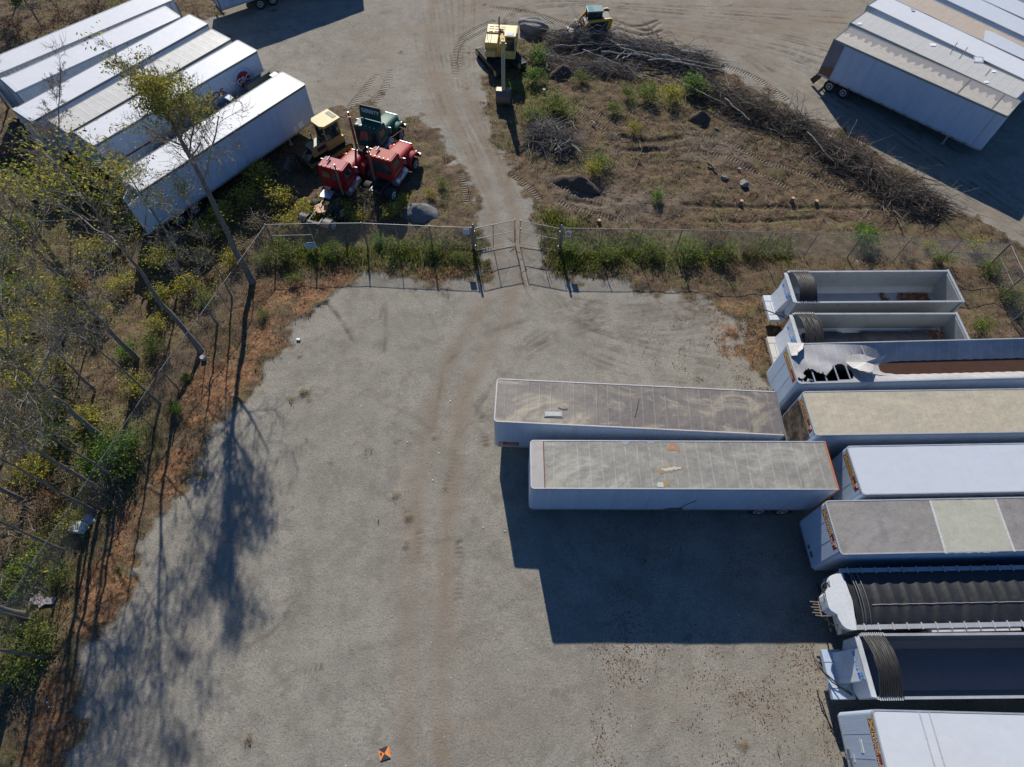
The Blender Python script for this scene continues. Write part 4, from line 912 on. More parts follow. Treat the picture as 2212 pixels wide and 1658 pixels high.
m = MB(); m.tube([tuple(P[0]), tuple(P[0]+Vector((.3, .5, .3))), tuple(P[0]+Vector((.8, .2, .2)))], .03, 7); m.tube([tuple(P[1]), tuple(P[1]+Vector((.5, -.4, -.1))), tuple(P[1]+Vector((1.2, -.2, .2)))], .03, 7); m.build('air_hose', black, hp)
m = MB(); m.box(-L/2+3.9, -L/2+8, -1.52, -1.37, 2.2, 3.2); m.build('side_box', grey_box, hp)
running_gear(hp, L, lambda t, L=L: -L/2+t, 1.2)

# far left row
tlr = [('ribbed white trailer with dark side posts, farthest of the far left row', (-60,184), (376,-1), 15.5, dict(ribs=True, seams=False)),
 ('smooth white trailer second from the far end of the left row', (34,200), (390.7,36.5), None, {}),
 ('white trailer with a glossy front cap, third from the far end of the left row', (68,264.4), (450,51.7), None, {}),
 ('cream ribbed-roof trailer with a reflective front edge, in the left row', (146.5,289), (499.3,85), None, {}),
 ('white trailer with red lettering and a round red emblem on its side, left row', (201.7,316.7), (556,110), None, {}),
 ('white trailer with a small square roof hatch, beside the bulldozer', (301.7,415), (660,182.7), None, {})]
TL = []
for i, (lab, pa, pb, L_, kw) in enumerate(tlr):
    r, fx, L = van('box_trailer', lab, pa, pb, R_beige if i == 3 else R_white, white2 if i in (0, 1) else white, front='R', group=TLG, L=L_, anchor='B', W=2.6 if i == 5 else 2.4, rail=darkrail if i > 1 else rail_m, **kw); TL.append((r, L))
for i in (1, 2, 5):
    r, L = TL[i]; m = MB(); m.box(-L/2-.012, -L/2+.30, -1.22, 1.22, 4.105, 4.135); m.build('rear_header', white2, r)
r, L = TL[4]; Y0 = -1.2-.018
text('lettering', 'REIF BROS.', red_p, (L/2-5.9, Y0, 2.72), (1, 0, 0), (0, 0, 1), .72, r, bold=.02, sx=1.25)
def ring(m, cx, cz, r0, r1, y, n=36):
    P = [(cx+r*math.cos(2*math.pi*i/n), y, cz+r*math.sin(2*math.pi*i/n)) for r in (r0, r1) for i in range(n)]
    m.add(P, [(i, (i+1) % n, n+(i+1) % n, n+i) for i in range(n)])
ex, ez = L/2-2.05, 2.72
m = MB(); m.cyl((ex, Y0, ez), (ex, Y0-.006, ez), .62, n=36, smooth=False); em = m.build('emblem', red_p, r)
m = MB(); ring(m, ex, ez, .90, .93, Y0-.004); ring(m, ex, ez, .64, .67, Y0-.004); m.build('emblem_ring', blue_p, em)
text('emblem_lettering', 'GBC', white_l, (ex, Y0-.012, ez-.02), (1, 0, 0), (0, 0, 1), .62, em, bold=.01)
for k, ch in enumerate('SERVICE'): 
    a = math.radians(75-k*14); text('emblem_lettering', ch, blue_p, (ex+.78*math.cos(a), Y0-.006, ez+.78*math.sin(a)), (math.sin(a), 0, -math.cos(a)), (math.cos(a), 0, math.sin(a)), .17, em)
for k, ch in enumerate('REIF'):
    a = math.radians(200-k*14); text('emblem_lettering', ch, blue_p, (ex+.78*math.cos(a), Y0-.006, ez+.78*math.sin(a)), (math.sin(a), 0, -math.cos(a)), (math.cos(a), 0, math.sin(a)), .17, em)
m = MB(); m.box(-L/2+.1, -L/2+4.2, -1.235, -1.215, 2.25, 2.37); m.box(-L/2-.03, -L/2+.02, -1.24, -1.19, 1.2, 4.0); m.build('stripe', red_p, r)
m = MB(); m.box(L/2-9.0, L/2-8.5, -1.24, -1.21, 3.3, 3.55); m.build('side_plate', darkrail, r)
r, L = TL[5]
P = [(485,212),(494,205),(505,212),(497,219)]; roof_poly(r, P, worn('hatch_rim_blue', (.28, .33, .38), .5), name='roof_hatch', z=.004, th=.03); roof_poly(r, [(488,212),(494.5,208),(501,212),(496,216)], white2, name='hatch_lid', z=.034, th=.006)
m = MB(); m.box(L/2-1.75, L/2-1.3, -1.335, -1.312, 1.25, 1.75); m.box(L/2-2.25, L/2-1.95, -1.335, -1.312, 1.2, 1.65); m.build('reflector_plate', worn('pale_side_plate', (.72, .74, .75), .5), r)
# swung-open rear doors of that trailer
for s, w_, an in ((-1, 1.2, 12), (1, 1.2, 28)):
    m = MB(Matrix.Translation((-L/2-.03, -1.28 if s < 0 else -.05, 0)) @ Matrix.Rotation(math.radians(180+an*1.0 if s < 0 else 180+35), 4, 'Z'))
    m.box(0, 1.15, -.02, .02, 1.25, 3.9); d = m.build('open_door', worn('blue_white_door', (.50, .60, .68), .5, amt=.2), r); 
    q = MB(m.M); q.cyl((.35, -.05, 1.2), (.35, -.05, 3.95), .02, n=6); q.cyl((.75, -.05, 1.2), (.75, -.05, 3.95), .02, n=6); q.build('lock_rod', black, d)
# dark open bin between the last two left-hand trailers
a = at(383,295,2.4); b = at(583,166,2.4); d = Vector((b.x-a.x, b.y-a.y)); L = d.length+2.0; d.normalize(); rz = math.atan2(d.y, d.x); W_ = 1.9
c = Vector((b.x, b.y))-d*(L/2)+Vector((d.y, -d.x))*(W_/2)
bn = thing('scrap_bin', 'long dark open-top metal bin between the lettered trailer and the hatch trailer', 'bin', (c.x, c.y, 0), rz)
bm_ = worn('dark_olive_steel', (.10, .105, .09), .8, amt=.5)
m = MB(); m.box(-L/2, L/2, W_/2-.08, W_/2, .5, 2.4); m.box(-L/2, L/2, -W_/2, -W_/2+.08, .5, 2.0); m.box(L/2-.08, L/2, -W_/2+.08, W_/2-.08, .5, 2.9); m.box(-L/2, -L/2+.08, -W_/2+.08, W_/2-.08, .5, 2.4); m.box(-L/2, L/2, -W_/2+.08, W_/2-.08, .5, .6); m.build('shell', bm_, bn)
m = MB(); m.box(-L/2, L/2-2.6, W_/2-.2, W_/2+.12, 2.4, 2.52); m.box(L/2-2.4, L/2, W_/2-.25, W_/2+.12, 2.4, 2.95); m.build('rim_beam', bm_, bn)
m = MB(); m.box(L/2-.4, L/2+.2, -.5, .35, 2.9, 2.96); m.build('end_plate', white2, bn)
running_gear(bn, L, lambda t, L=L: L/2-t, .5, axles=(1.5,), wheels=False, landing=False)
# trailer cut by the top edge
a = at(477.6,21.6,1.15); b = at(539.8,.9,1.15); d = Vector((b.x-a.x, b.y-a.y)).normalized(); n_ = Vector((-d.y, d.x)); L = 14.6
c = Vector((a.x, a.y))+d*L/2+n_*1.3
# build from world numbers: reuse van() with pixels of its roof edge
def px_of(p):
    v = Vector(p)-CAMP; z = v.dot(FW); return (PW/2+CF*v.dot(RT)/z, PH/2-CF*v.dot(UP)/z)
p0 = px_of((a.x, a.y, 4.1)); e_ = Vector((a.x, a.y))+d*L; p1 = px_of((e_.x, e_.y, 4.1))
TX, _, LX = van('box_trailer', 'trailer cut off by the top edge, above the left row', p0, p1, R_white, white, front='R', axles=(3.7, 5.0))
# far right row
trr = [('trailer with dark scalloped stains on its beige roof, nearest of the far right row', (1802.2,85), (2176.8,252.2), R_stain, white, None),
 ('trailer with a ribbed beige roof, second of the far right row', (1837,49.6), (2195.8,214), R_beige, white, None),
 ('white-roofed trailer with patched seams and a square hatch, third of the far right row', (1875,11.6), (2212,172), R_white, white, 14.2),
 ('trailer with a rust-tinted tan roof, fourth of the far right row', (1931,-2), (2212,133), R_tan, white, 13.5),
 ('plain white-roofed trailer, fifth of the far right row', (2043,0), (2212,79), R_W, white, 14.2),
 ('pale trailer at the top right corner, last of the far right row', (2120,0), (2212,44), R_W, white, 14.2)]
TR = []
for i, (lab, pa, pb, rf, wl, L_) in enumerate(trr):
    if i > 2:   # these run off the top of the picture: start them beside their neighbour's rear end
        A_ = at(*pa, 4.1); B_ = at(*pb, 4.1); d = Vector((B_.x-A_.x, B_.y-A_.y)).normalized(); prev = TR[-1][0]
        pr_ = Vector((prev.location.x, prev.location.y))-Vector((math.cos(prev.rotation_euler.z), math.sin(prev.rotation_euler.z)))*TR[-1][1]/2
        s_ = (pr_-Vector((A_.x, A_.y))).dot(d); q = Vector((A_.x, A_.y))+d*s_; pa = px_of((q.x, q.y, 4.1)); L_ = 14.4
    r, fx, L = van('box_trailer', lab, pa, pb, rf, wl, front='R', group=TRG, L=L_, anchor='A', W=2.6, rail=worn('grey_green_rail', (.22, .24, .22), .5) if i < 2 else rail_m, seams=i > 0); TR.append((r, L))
r, L = TR[0]
m = MB(); m.box(-L/2-.01, -L/2+1.05, -1.335, -1.314, 1.2, 3.93)
t_ = NT('rust_and_primer_panel'); sp = t_.n('ShaderNodeSeparateXYZ'); t_.l(t_.coord(), sp.inputs[0]); zz = t_.math('ADD', sp.outputs[2], t_.math('MULTIPLY', t_.noise(1.3, 4), 1.6))
t_.col(t_.mix(t_.ramp(t_.math('MULTIPLY', zz, .2), [(.52, 0.0), (.54, 1.0)]), (.19, .09, .06), t_.mix(t_.noise(2.0, 4), (.13, .105, .105), (.26, .24, .25)))); m.build('rusty_panel', t_.set(.8), r)
m = MB(); m.tube([(-L/2, -1.3, 1.2), (-L/2-.25, -1.45, 1.1)], .03, 6); m.build('door_hook', orange_rust, r)
m = MB(); m.beam((-L/2+.15, -1.2, .95), (-L/2-.25, -1.15, .2), .08, .5); m.build('mud_flap', black, r)
m = MB(); x = L/2-.75; m.box(x-.01, x+.01, -1.33, -1.312, 1.2, 3.9); m.build('nose_joint', darkrail, r)
m = MB(); k = .8
while k < L-.5: m.box(-L/2+k, -L/2+k+.28, -1.328, -1.318, 1.07, 1.12); k += 1.0
m.build('reflective_tape', worn('dull_red_tape', (.12, .02, .02), .4), r)
m = MB()
for t in (L-3.9, L-1.25): m.box(-L/2+t, -L/2+t+.1, -1.25, 1.25, 4.104, 4.118)
m.build('seam_sealant', worn('dark_sealant', (.13, .11, .10), .7, amt=.6, scale=8), r)
r, L = TR[2]
for P in ([(1966,19),(1974,20),(1977,26),(1969,26)],): roof_poly(r, P, rail_m, name='roof_vent', th=.04)
roof_poly(r, [(2103,123),(2124,124),(2124,137),(2103,136)], rail_m, name='roof_hatch', th=.03); roof_poly(r, [(2106,125.5),(2121,126.5),(2121,134.5),(2106,133.5)], R_white, name='hatch_lid', z=.034, th=.006)
for a, b in (((2068,92),(2052,118)), ((2090,103),(2072,128)), ((2140,150),(2128,165))):
    m = MB(); q0 = local(r, *a, 4.1); q1 = local(r, *b, 4.1); m.beam((q0.x, q0.y, 4.112), (q1.x, q1.y, 4.112), .05, .012); m.build('seam_sealant', darkrail, r)
r, L = TR[1]
for P in ([(1854,50),(1862,51),(1860,55),(1853,54)], [(2010,95),(2022,96),(2021,101),(2010,100)], [(2143,153),(2151,154),(2151,158),(2143,157)], [(2127,176),(2135,177),(2135,181),(2127,180)]): roof_poly(r, P, white_l, name='roof_vent', th=.04)
r, L = TR[3]
roof_poly(r, [(2128,66),(2140,68),(2212,104),(2240,130),(2212,129),(2124,89)], R_W, name='roof_panel', rough=.03)

# ------------------------------------------------------------------ fences and gate
FH = 2.3
def fence(name, label, pts, posts_every=3.0, rails=(), thick_ends=True, mesh_=True):
    """pts: world (x, y) corners"""
    root = thing(name, label, 'fence', (pts[0][0], pts[0][1], 0)); O = Vector((pts[0][0], pts[0][1], 0))
    rail = MB(); A_, B_ = [], []
    for (ax, ay), (bx, by) in zip(pts[:-1], pts[1:]):
        a = Vector((ax, ay, 0))-O; b = Vector((bx, by, 0))-O; L = (b-a).length; d = (b-a)/L; n = max(1, round(L/posts_every))
        for i in range(n+1):
            if i == n and (bx, by) != tuple(pts[-1]): continue
            p = a+d*(L*i/n); lean = Vector((rnd.uniform(-.04, .04), rnd.uniform(-.04, .04), 0))
            m = MB(); r = .045 if i in (0, n) else .028; m.cyl(p+Vector((0, 0, -.1)), p+lean+Vector((0, 0, FH+(.05 if i in (0, n) else 0))), r, n=8); m.cyl(p+lean+Vector((0, 0, FH+.0)), p+lean+Vector((0, 0, FH+.08)), r*1.3, r*.6, n=8)
            m.build('post', galv, root)
        rail.cyl(a+Vector((0, 0, FH)), b+Vector((0, 0, FH)), .022, n=6)
        if mesh_:
            hz = FH-.08; s = .16; k = int((L+hz)/s)
            for j in range(-1, k):
                for sg in (0, 1):
                    x0 = j*s-(0 if sg else 0); # diagonal wires
                    t0, z0, t1, z1 = (x0-hz, .05, x0, hz+.05) if sg == 0 else (x0, .05, x0-hz, hz+.05)
                    for (ta, za, tb, zb) in ((t0, z0, t1, z1),):
                        lo, hi = (0, L)
                        if ta > tb: ta, za, tb, zb = tb, zb, ta, za
                        if tb <= lo or ta >= hi: continue
                        if ta < lo: za += (zb-za)*(lo-ta)/(tb-ta); ta = lo
                        if tb > hi: zb = za+(zb-za)*(hi-ta)/(tb-ta); tb = hi
                        A_.append(a+d*ta+Vector((0, 0, za))); B_.append(a+d*tb+Vector((0, 0, zb)))
    rail.build('top_rail', galv, root)
    if A_:
        A_ = np.array([tuple(v) for v in A_]); B_ = np.array([tuple(v) for v in B_])
        V, Fc, C = sticks(A_, B_, .0055, .0055, np.ones((len(A_), 3)), 3); mesh_np('chain_link', V, Fc, wire_m, parent=root)
    for a, b, z in rails:
        m = MB(); m.cyl(Vector((*a, z))-O, Vector((*b, z))-O, .02, n=6); m.build('brace_rail', galv, root)
    return root
W2 = lambda px, py, z=0.0: (at(px, py, z).x, at(px, py, z).y)
gl, gr_ = W2(1018, 490, FH+.1), W2(1217, 491, FH+.1)
cornL = W2(573.5, 486, FH); cornR = W2(2183, 528, FH); rr = W2(2214, 594, FH)
far_l = W2(0, 1322, FH); mid_l = W2(346.7, 799, FH)
ext = lambda a, b, k: (b[0]+(b[0]-a[0])*k, b[1]+(b[1]-a[1])*k)
c1 = W2(780, 482.5, FH); c0 = W2(665, 483.5, FH)
fence('chain_link_fence', 'chain-link fence left of the gate, in front of the old red trucks', [cornL, c0, c1, W2(927, 489, FH), (gl[0]-.0, gl[1])], rails=[(cornL, c0, 1.25)])
fence('chain_link_fence', 'chain-link fence running diagonally along the wooded left edge of the yard', [cornL, mid_l, far_l, ext(mid_l, far_l, .25)])
fence('chain_link_fence', 'long chain-link fence right of the gate, below the brush piles', [gr_, W2(1474.7, 497, FH), W2(1864.7, 508, FH), cornR], rails=[(W2(2064, 521, FH), cornR, 1.25)])
fence('chain_link_fence', 'short chain-link fence turning down past the far dump trailers at the right edge', [cornR, rr, ext(cornR, rr, .8)], rails=[(cornR, rr, 1.25)])
g = thing('gate_post', 'thick left-hand steel post holding the leaf with the latch rod', 'gate post', (gl[0]+.12, gl[1]-.02, 0)); m = MB(); m.cyl((0, 0, -.1), (0, 0, 2.55), .075, n=12); m.cyl((0, 0, 2.55), (0, 0, 2.63), .09, .03, n=12); m.build('shaft', galv, g)
for z in (.5, 1.9): m = MB(); m.cyl((.02, 0, z), (.02, 0, z+.12), .10, n=10); m.build('hinge', galv, g)
g = thing('gate_post', 'thick right-hand steel post beside the no-parking sign', 'gate post', (gr_[0]-.12, gr_[1]-.02, 0)); m = MB(); m.cyl((0, 0, -.1), (0, 0, 2.55), .075, n=12); m.cyl((0, 0, 2.55), (0, 0, 2.63), .09, .03, n=12); m.build('shaft', galv, g)
for z in (.5, 1.9): m = MB(); m.cyl((-.02, 0, z), (-.02, 0, z+.12), .10, n=10); m.build('hinge', galv, g)
def gate(label, hinge, free, latch):
    a = Vector((hinge[0], hinge[1], 0)); b = Vector((free[0], free[1], 0)); L = (b-a).length; rz = math.atan2(b.y-a.y, b.x-a.x)
    g = thing('gate_leaf', label, 'gate', tuple(a), rz); z0, z1 = .12, 2.28
    m = MB()
    for z in (z0, (z0+z1)/2+.05, z1): m.cyl((.05, 0, z), (L, 0, z), .026, n=8)
    for x in (.05, L*.45, L): m.cyl((x, 0, z0), (x, 0, z1+(.12 if x == L else 0)), .026, n=8)
    m.build('frame', galv, g)
    m = MB(); m.cyl((.05, 0, z0), (L*.45, 0, z1), .007, n=5); m.cyl((L*.45, 0, z1), (L, 0, z0), .007, n=5); m.build('truss_rod', galv, g)
    A_, B_ = [], []; s = .15; h = z1-z0
    for j in range(int((L+h)/s)+1):
        for sg in (0, 1):
            ta, za, tb, zb = (j*s-h, z0, j*s, z1) if sg == 0 else (j*s-h, z1, j*s, z0)
            if ta < .05: za += (zb-za)*(.05-ta)/(tb-ta); ta = .05
            if tb > L: zb = za+(zb-za)*(L-ta)/(tb-ta); tb = L
            if tb > ta: A_.append((ta, 0, za)); B_.append((tb, 0, zb))
    V, Fc, C = sticks(np.array(A_), np.array(B_), .0045, .0045, np.ones((len(A_), 3)), 3); mesh_np('chain_link', V, Fc, wire_m, parent=g)
    if latch: m = MB(); m.cyl((L+.05, -.03, .0), (L+.05, -.03, 1.5), .018, n=6); m.cyl((L-.0, -.12, .35), (L+.25, .05, .55), .02, n=6); m.cyl((L-.1, -.05, .2), (L-.45, .2, .5), .02, n=6); m.build('drop_rod', galv, g)
    else:
        m = MB(); m.cyl((L-.02, -.06, 1.4), (L-.02, -.06, 1.55), .05, n=8); m.build('latch', galv, g)
    return g
fl_, fr_ = W2(1112.3, 476.4, 2.28), W2(1124, 478, 2.28)
gate('left leaf of the chain-link gate, with a drop rod at its free end', (gl[0]+.24, gl[1]-.03), fl_, True)
gate('right leaf of the chain-link gate, tied with yellow rope', (gr_[0]-.24, gr_[1]-.03), fr_, False)
m = MB(); a = Vector((*fl_, 1.7)); b = Vector((*fr_, 1.55)); m.tube([a, (a+b)/2-Vector((0, 0, .05)), b], .016, 5)
a = Vector((*fl_, 1.05)); b = Vector((*fr_, .85)); m.tube([a, (a+b)/2-Vector((0, 0, .08)), b], .016, 5)
tag(m.build('tie_rope', worn('yellow_rope', (.5, .28, .03), .8)), 'yellow rope tying the two gate leaves together', 'rope')
def sign(name, label, px, py, z, wd, hh, rz, back, lines, tilt=0, mt=None):
    p = at(px, py, z); s = thing(name, label, 'sign', tuple(p), rz); s.rotation_euler.y = tilt
    m = MB(); m.box(-wd/2, wd/2, -.012, 0, -hh/2, hh/2); m.build('panel', back, s)
    for t, zz, sz, c in lines: text('lettering', t, c, (0, -.016, zz), (1, 0, 0), (0, 0, 1), sz, s, bold=.01)
    return s
pale = worn('sign_white', (.62, .66, .68), .5); pinkw = worn('sign_pinkish_white', (.62, .55, .56), .5)
s1 = sign('notice_sign', 'small white and blue notice sign on the fence just left of the gate', 1007, 501, 1.95, .42, .5, 0, pale, [('NOTICE', .15, .10, blue_p), ('PRIVATE', .02, .08, blue_p), ('PROPERTY', -.09, .075, blue_p)])
s2 = sign('parking_sign', 'small white no-parking sign on the fence just right of the gate', 1227.5, 507, 1.95, .42, .5, 0, pinkw, [('P', .05, .28, black_l)])
m = MB(); n = 24; P = [(r*math.cos(2*math.pi*i/n), -.018, .05+r*math.sin(2*math.pi*i/n)) for r in (.14, .165) for i in range(n)]; m.add(P, [(i, (i+1) % n, n+(i+1) % n, n+i) for i in range(n)])
m.beam((-.1, -.019, .15), (.1, -.019, -.05), .01, .025); m.build('prohibition_ring', red_p, s2)
s3 = sign('warning_sign', 'tilted white sign with dark lettering low on the fence left of the gate', 671, 531, .7, .85, .62, 0, pale, [('NO TRESPASSING', .2, .085, black_l), ('VIOLATORS WILL BE', .08, .07, black_l), ('PROSECUTED', -.2, .06, black_l)], tilt=-.18)
m = MB(); m.box(-.35, .38, -.016, -.012, -.07, -.03); m.build('lettering_bar', blue_p, s3)

# survey target
Pt = [at(817.4,1620), at(840.2,1610.8), at(844.3,1637.3), at(822.4,1645)]; C0 = sum(Pt, Vector())/4
tg = thing('survey_target', 'orange and black survey target marked 9, lying on the gravel at the bottom', 'survey target', (C0.x, C0.y, gz(C0.x, C0.y)+.03))
or_m = worn('target_orange', (.80, .26, .05), .6, amt=.05); bk_m = worn('target_black', (.03, .035, .045), .6, amt=.05)
L4 = [Vector((p.x-C0.x, p.y-C0.y, 0)) for p in Pt]
for (i, j), mt in (((3, 0), or_m), ((0, 1), bk_m), ((1, 2), or_m), ((2, 3), bk_m)):
    m = MB(); m.prism([(0, 0), tuple(L4[i])[:2], tuple(L4[j])[:2]], 0, .012); m.build('quadrant', mt, tg)
cL = (L4[0]+L4[3])/2*.66; ex_ = (L4[2]-L4[3]).normalized()
text('numeral', '9', black_l, (cL.x, cL.y, .014), (.97, .22, 0), (-.22, .97, 0), .23, tg, bold=.02)
for k in range(3):
    cR = (L4[1]+L4[2])/2*(.80+.05*k); dd = (L4[1]-L4[2]).normalized()
    m = MB(); m.beam(tuple(cR-dd*.09), tuple(cR+dd*.09), .012, .03); o = m.build('small_print', worn('brown_print', (.35, .1, .02), .6), tg) if k == 0 else None

# ------------------------------------------------------------------ machines
def track_loop(m, x0, x1, r, y0, y1, zc, mi=0, pitch=.17):
    """rubber or steel track: oval belt with grouser bars"""
    P = []; n = 8
    for i in range(n+1): a = math.pi/2+math.pi*i/n; P.append((x0+r*math.cos(a), zc+r*math.sin(a)))
    for i in range(n+1): a = -math.pi/2+math.pi*i/n; P.append((x1+r*math.cos(a), zc+r*math.sin(a)))
    k = len(P); m.add([(a, y0, b) for a, b in P]+[(a, y1, b) for a, b in P], [(i, (i+1) % k, k+(i+1) % k, k+i) for i in range(k)], mi)
    x = x0
    while x < x1:
        m.box(x, x+.035, y0-.01, y1+.01, zc+r, zc+r+.04, mi); m.box(x, x+.035, y0-.01, y1+.01, max(.005, zc-r-.04), zc-r, mi); x += pitch
    for cx, s in ((x0, -1), (x1, 1)):
        for i in range(1, 6):
            a = -math.pi/2+math.pi*i/6; px, pz = cx+s*r*math.cos(a), zc+r*math.sin(a); m.box(px-.025+s*.02, px+.025+s*.02, y0-.01, y1+.01, pz-.02, pz+.02, mi)
def windowbox(m, x0, x1, y0, y1, z0, z1, side, inset=.08):
    t = .012
    if side == 'x+': m.box(x1, x1+t, y0+inset, y1-inset, z0, z1)
    if side == 'x-': m.box(x0-t, x0, y0+inset, y1-inset, z0, z1)
    if side == 'y-': m.box(x0+inset, x1-inset, y0-t, y0, z0, z1)
    if side == 'y+': m.box(x0+inset, x1-inset, y1, y1+t, z0, z1)
# excavator (local +x = where the house faces)
ex = thing('excavator', 'pale yellow tracked excavator with its arm lowered towards the gate', 'excavator', (-1.62, 52.5, 0), math.radians(-94))
ua = math.radians(-61)-ex.rotation_euler.z
MU = Matrix.Rotation(ua, 4, 'Z')
for s in (-1, 1):
    m = MB(MU); track_loop(m, -1.75, 1.75, .36, s*1.2-.3, s*1.2+.3, .42); o = m.build('track', black, ex)
    q = MB(MU); q.box(-1.7, 1.7, s*1.2-.22, s*1.2+.22, .25, .62); q.build('track_frame', steel_blade, o)
    q = MB(MU)
    for xx in (-1.75, 1.75): q.cyl((xx, s*1.2-.31, .42), (xx, s*1.2+.31, .42), .24, n=12)
    q.build('sprocket', cat_y2, o)
m = MB(MU); m.box(-.8, .8, -1.0, 1.0, .45, .9); m.cyl((0, 0, .85), (0, 0, 1.1), .65, n=18); m.build('undercarriage', black, ex)
FLIP = Matrix.Diagonal((1, -1, 1, 1))
m = MB(FLIP); m.box(-1.9, .55, .25, 1.35, 1.1, 2.1); m.box(-2.2, -.9, -1.35, 1.35, 1.05, 2.2); m.box(-.9, .9, -.35, .3, 1.1, 1.75); m.box(.55, 1.0, .35, 1.3, 1.1, 1.6); m.box(-.9, 1.05, -1.35, -.4, 1.05, 1.2); m.build('house', cat_y2, ex, bevel=.05)
m = MB(FLIP)
for i in range(3):
    for j in range(5): m.box(-2.05+i*.38, -1.8+i*.38, -1.2+j*.5, -.85+j*.5, 2.21, 2.24)
m.build('hood_vent', cat_y, ex)
cb = MB(FLIP); cb.box(-.45, 1.05, -1.36, -.42, 1.2, 1.75); cb.box(-.5, 1.08, -1.38, -.40, 2.95, 3.08)
for x_ in (-.44, .98):
    for y_ in (-1.33, -.5): cb.box(x_, x_+.07, y_, y_+.07, 1.7, 3.0)
c_ = cb.build('cab', cat_y2, ex, bevel=.02)
m = MB(FLIP); m.box(-.40, .99, -1.31, -.47, 1.75, 2.95); m.build('cab_glass', glass, c_)
m = MB(FLIP); m.box(.55, .95, -1.2, -.55, 3.085, 3.10); m.build('roof_window', worn('pale_roof_glass', (.45, .55, .62), .2), c_)
m = MB(FLIP); m.cyl((-1.6, .3, 2.2), (-1.6, .3, 2.95), .06, n=8); m.cyl((-1.6, .3, 2.95), (-1.75, .3, 3.1), .06, n=8); m.box(-1.3, -.9, -.1, .3, 2.2, 2.35); m.build('exhaust_stack', rust, ex)
m = MB(FLIP); m.cyl((-.2, 1.2, 2.1), (-.2, 1.2, 2.9), .02, n=6); m.cyl((-1.2, .9, 2.2), (.3, 1.0, 2.5), .018, n=6); m.build('handrail', black, ex)
IM = Matrix.Rotation(-ex.rotation_euler.z, 4, 'Z') @ Matrix.Translation((-ex.location.x, -ex.location.y, 0))
def wl(x, y, z): return IM @ Vector((x, y, z))
pv = wl(-1.62, 51.9, 1.7); kn = wl(-1.42, 49.9, 3.75); el = wl(-1.29, 48.1, 4.2); tp = wl(-1.24, 46.7, 1.25)
m = MB(); m.beam(pv, kn, .36, .55); m.beam(kn-(kn-pv).normalized()*.1, el, .34, .45); m.cyl(el+Vector((0, .25, 0)), el+Vector((0, -.25, 0)), .18, n=10); m.build('boom', cat_y2, ex, bevel=.02)
for s in (-.26, .26):
    m = MB(); b0 = pv+Vector((.5, s, -.4)); b1 = kn+Vector((-.2, s, -.1)); md_ = b0.lerp(b1, .55); m.cyl(b0, md_, .09, n=8); m.cyl(md_, b1, .05, n=8); m.build('boom_cylinder', cat_y, ex)
m = MB(); b0 = kn+Vector((.1, 0, .35)); b1 = el+Vector((.35, 0, .45)); md_ = b0.lerp(b1, .6); m.cyl(b0, md_, .09, n=8); m.cyl(md_, b1, .05, n=8); m.build('stick_cylinder', cat_y, ex)
st = MB(); st.beam(el+Vector((.15, 0, .45)), tp, .30, .42); o = st.build('stick', cat_y2, ex, bevel=.02)
m = MB(); m.box(-.012, .012, -.2, .2, 0, 1); 
m = MB(); b0 = el+Vector((.35, 0, .1)); b1 = tp+Vector((.35, 0, .5)); md_ = b0.lerp(b1, .55); m.cyl(b0, md_, .08, n=8); m.cyl(md_, b1, .045, n=8); m.build('bucket_cylinder', chrome, ex)
m = MB(); w_ = .58; pr_ = [(-.35, 1.25), (.25, 1.3), (.55, 1.0), (.62, .55), (.45, .2), (.05, .02), (-.35, .02), (-.55, .15)]
k = len(pr_); P = [(tp.x+a, tp.y-w_, b) for a, b in pr_]+[(tp.x+a, tp.y+w_, b) for a, b in pr_]
m.add(P, [(i, i+1, k+i+1, k+i) for i in range(k-1)]); m.add(P[:k], [tuple(range(k))]); m.add(P[k:], [tuple(range(k))]); bk = m.build('bucket', worn('bucket_steel', (.16, .13, .10), .5, .4, dirt=(.2, .12, .06), amt=.4), ex, solid=.04)
m = MB()
for i in range(5): y_ = tp.y-w_+.1+i*.26; m.box(tp.x-.75, tp.x-.5, y_-.05, y_+.05, .03, .12)
m.build('bucket_tooth', rust, bk)
# bulldozer (local +x forward)
dz = thing('bulldozer', 'yellow bulldozer with a closed cab and lowered blade beside the white trailer', 'bulldozer', (-14.75, 39.95, 0), math.radians(229))
for s in (-1, 1):
    m = MB(); track_loop(m, -1.1, 1.2, .36, s*.85-.24, s*.85+.24, .42); o = m.build('track', rubber, dz)
    q = MB(); q.box(-1.0, 1.15, s*.85-.2, s*.85+.2, .3, .62); q.build('track_frame', cat_y, o)
    q = MB(); [q.cyl((xx, s*.85-.25, .42), (xx, s*.85+.25, .42), rr_, n=12) for xx, rr_ in ((-1.1, .25), (1.2, .22))]; q.build('sprocket', cat_gold, o)
m = MB(); m.box(-1.2, .4, -.6, .6, .6, 1.3); m.box(.3, 1.75, -.42, .42, .75, 1.55); m.build('body', cat_y, dz, bevel=.05)
m = MB(); m.box(.4, 1.70, -.38, .38, 1.56, 1.62); m.build('hood', worn('olive_hood', (.24, .22, .12), .5), dz)
m = MB(); m.box(1.755, 1.77, -.34, .34, .85, 1.45); m.build('radiator_grille', black, dz)
m = MB(); m.box(.5, 1.3, .425, .43, 1.05, 1.4); m.build('side_plate', worn('navy_plate', (.03, .03, .12), .4), dz)
cb = MB(); cb.box(-.95, .45, -.62, .62, 1.3, 1.55)
for x_ in (-.95, .36):
    for y_ in (-.62, .54): cb.box(x_, x_+.08, y_, y_+.08, 1.5, 2.8)
cb.box(-1.0, -.9, -.62, .62, 1.3, 2.8); cc = cb.build('cab', cat_y, dz, bevel=.02)
m = MB(); m.box(-.90, .40, -.57, .57, 1.55, 2.78); m.build('cab_glass', glass, cc)
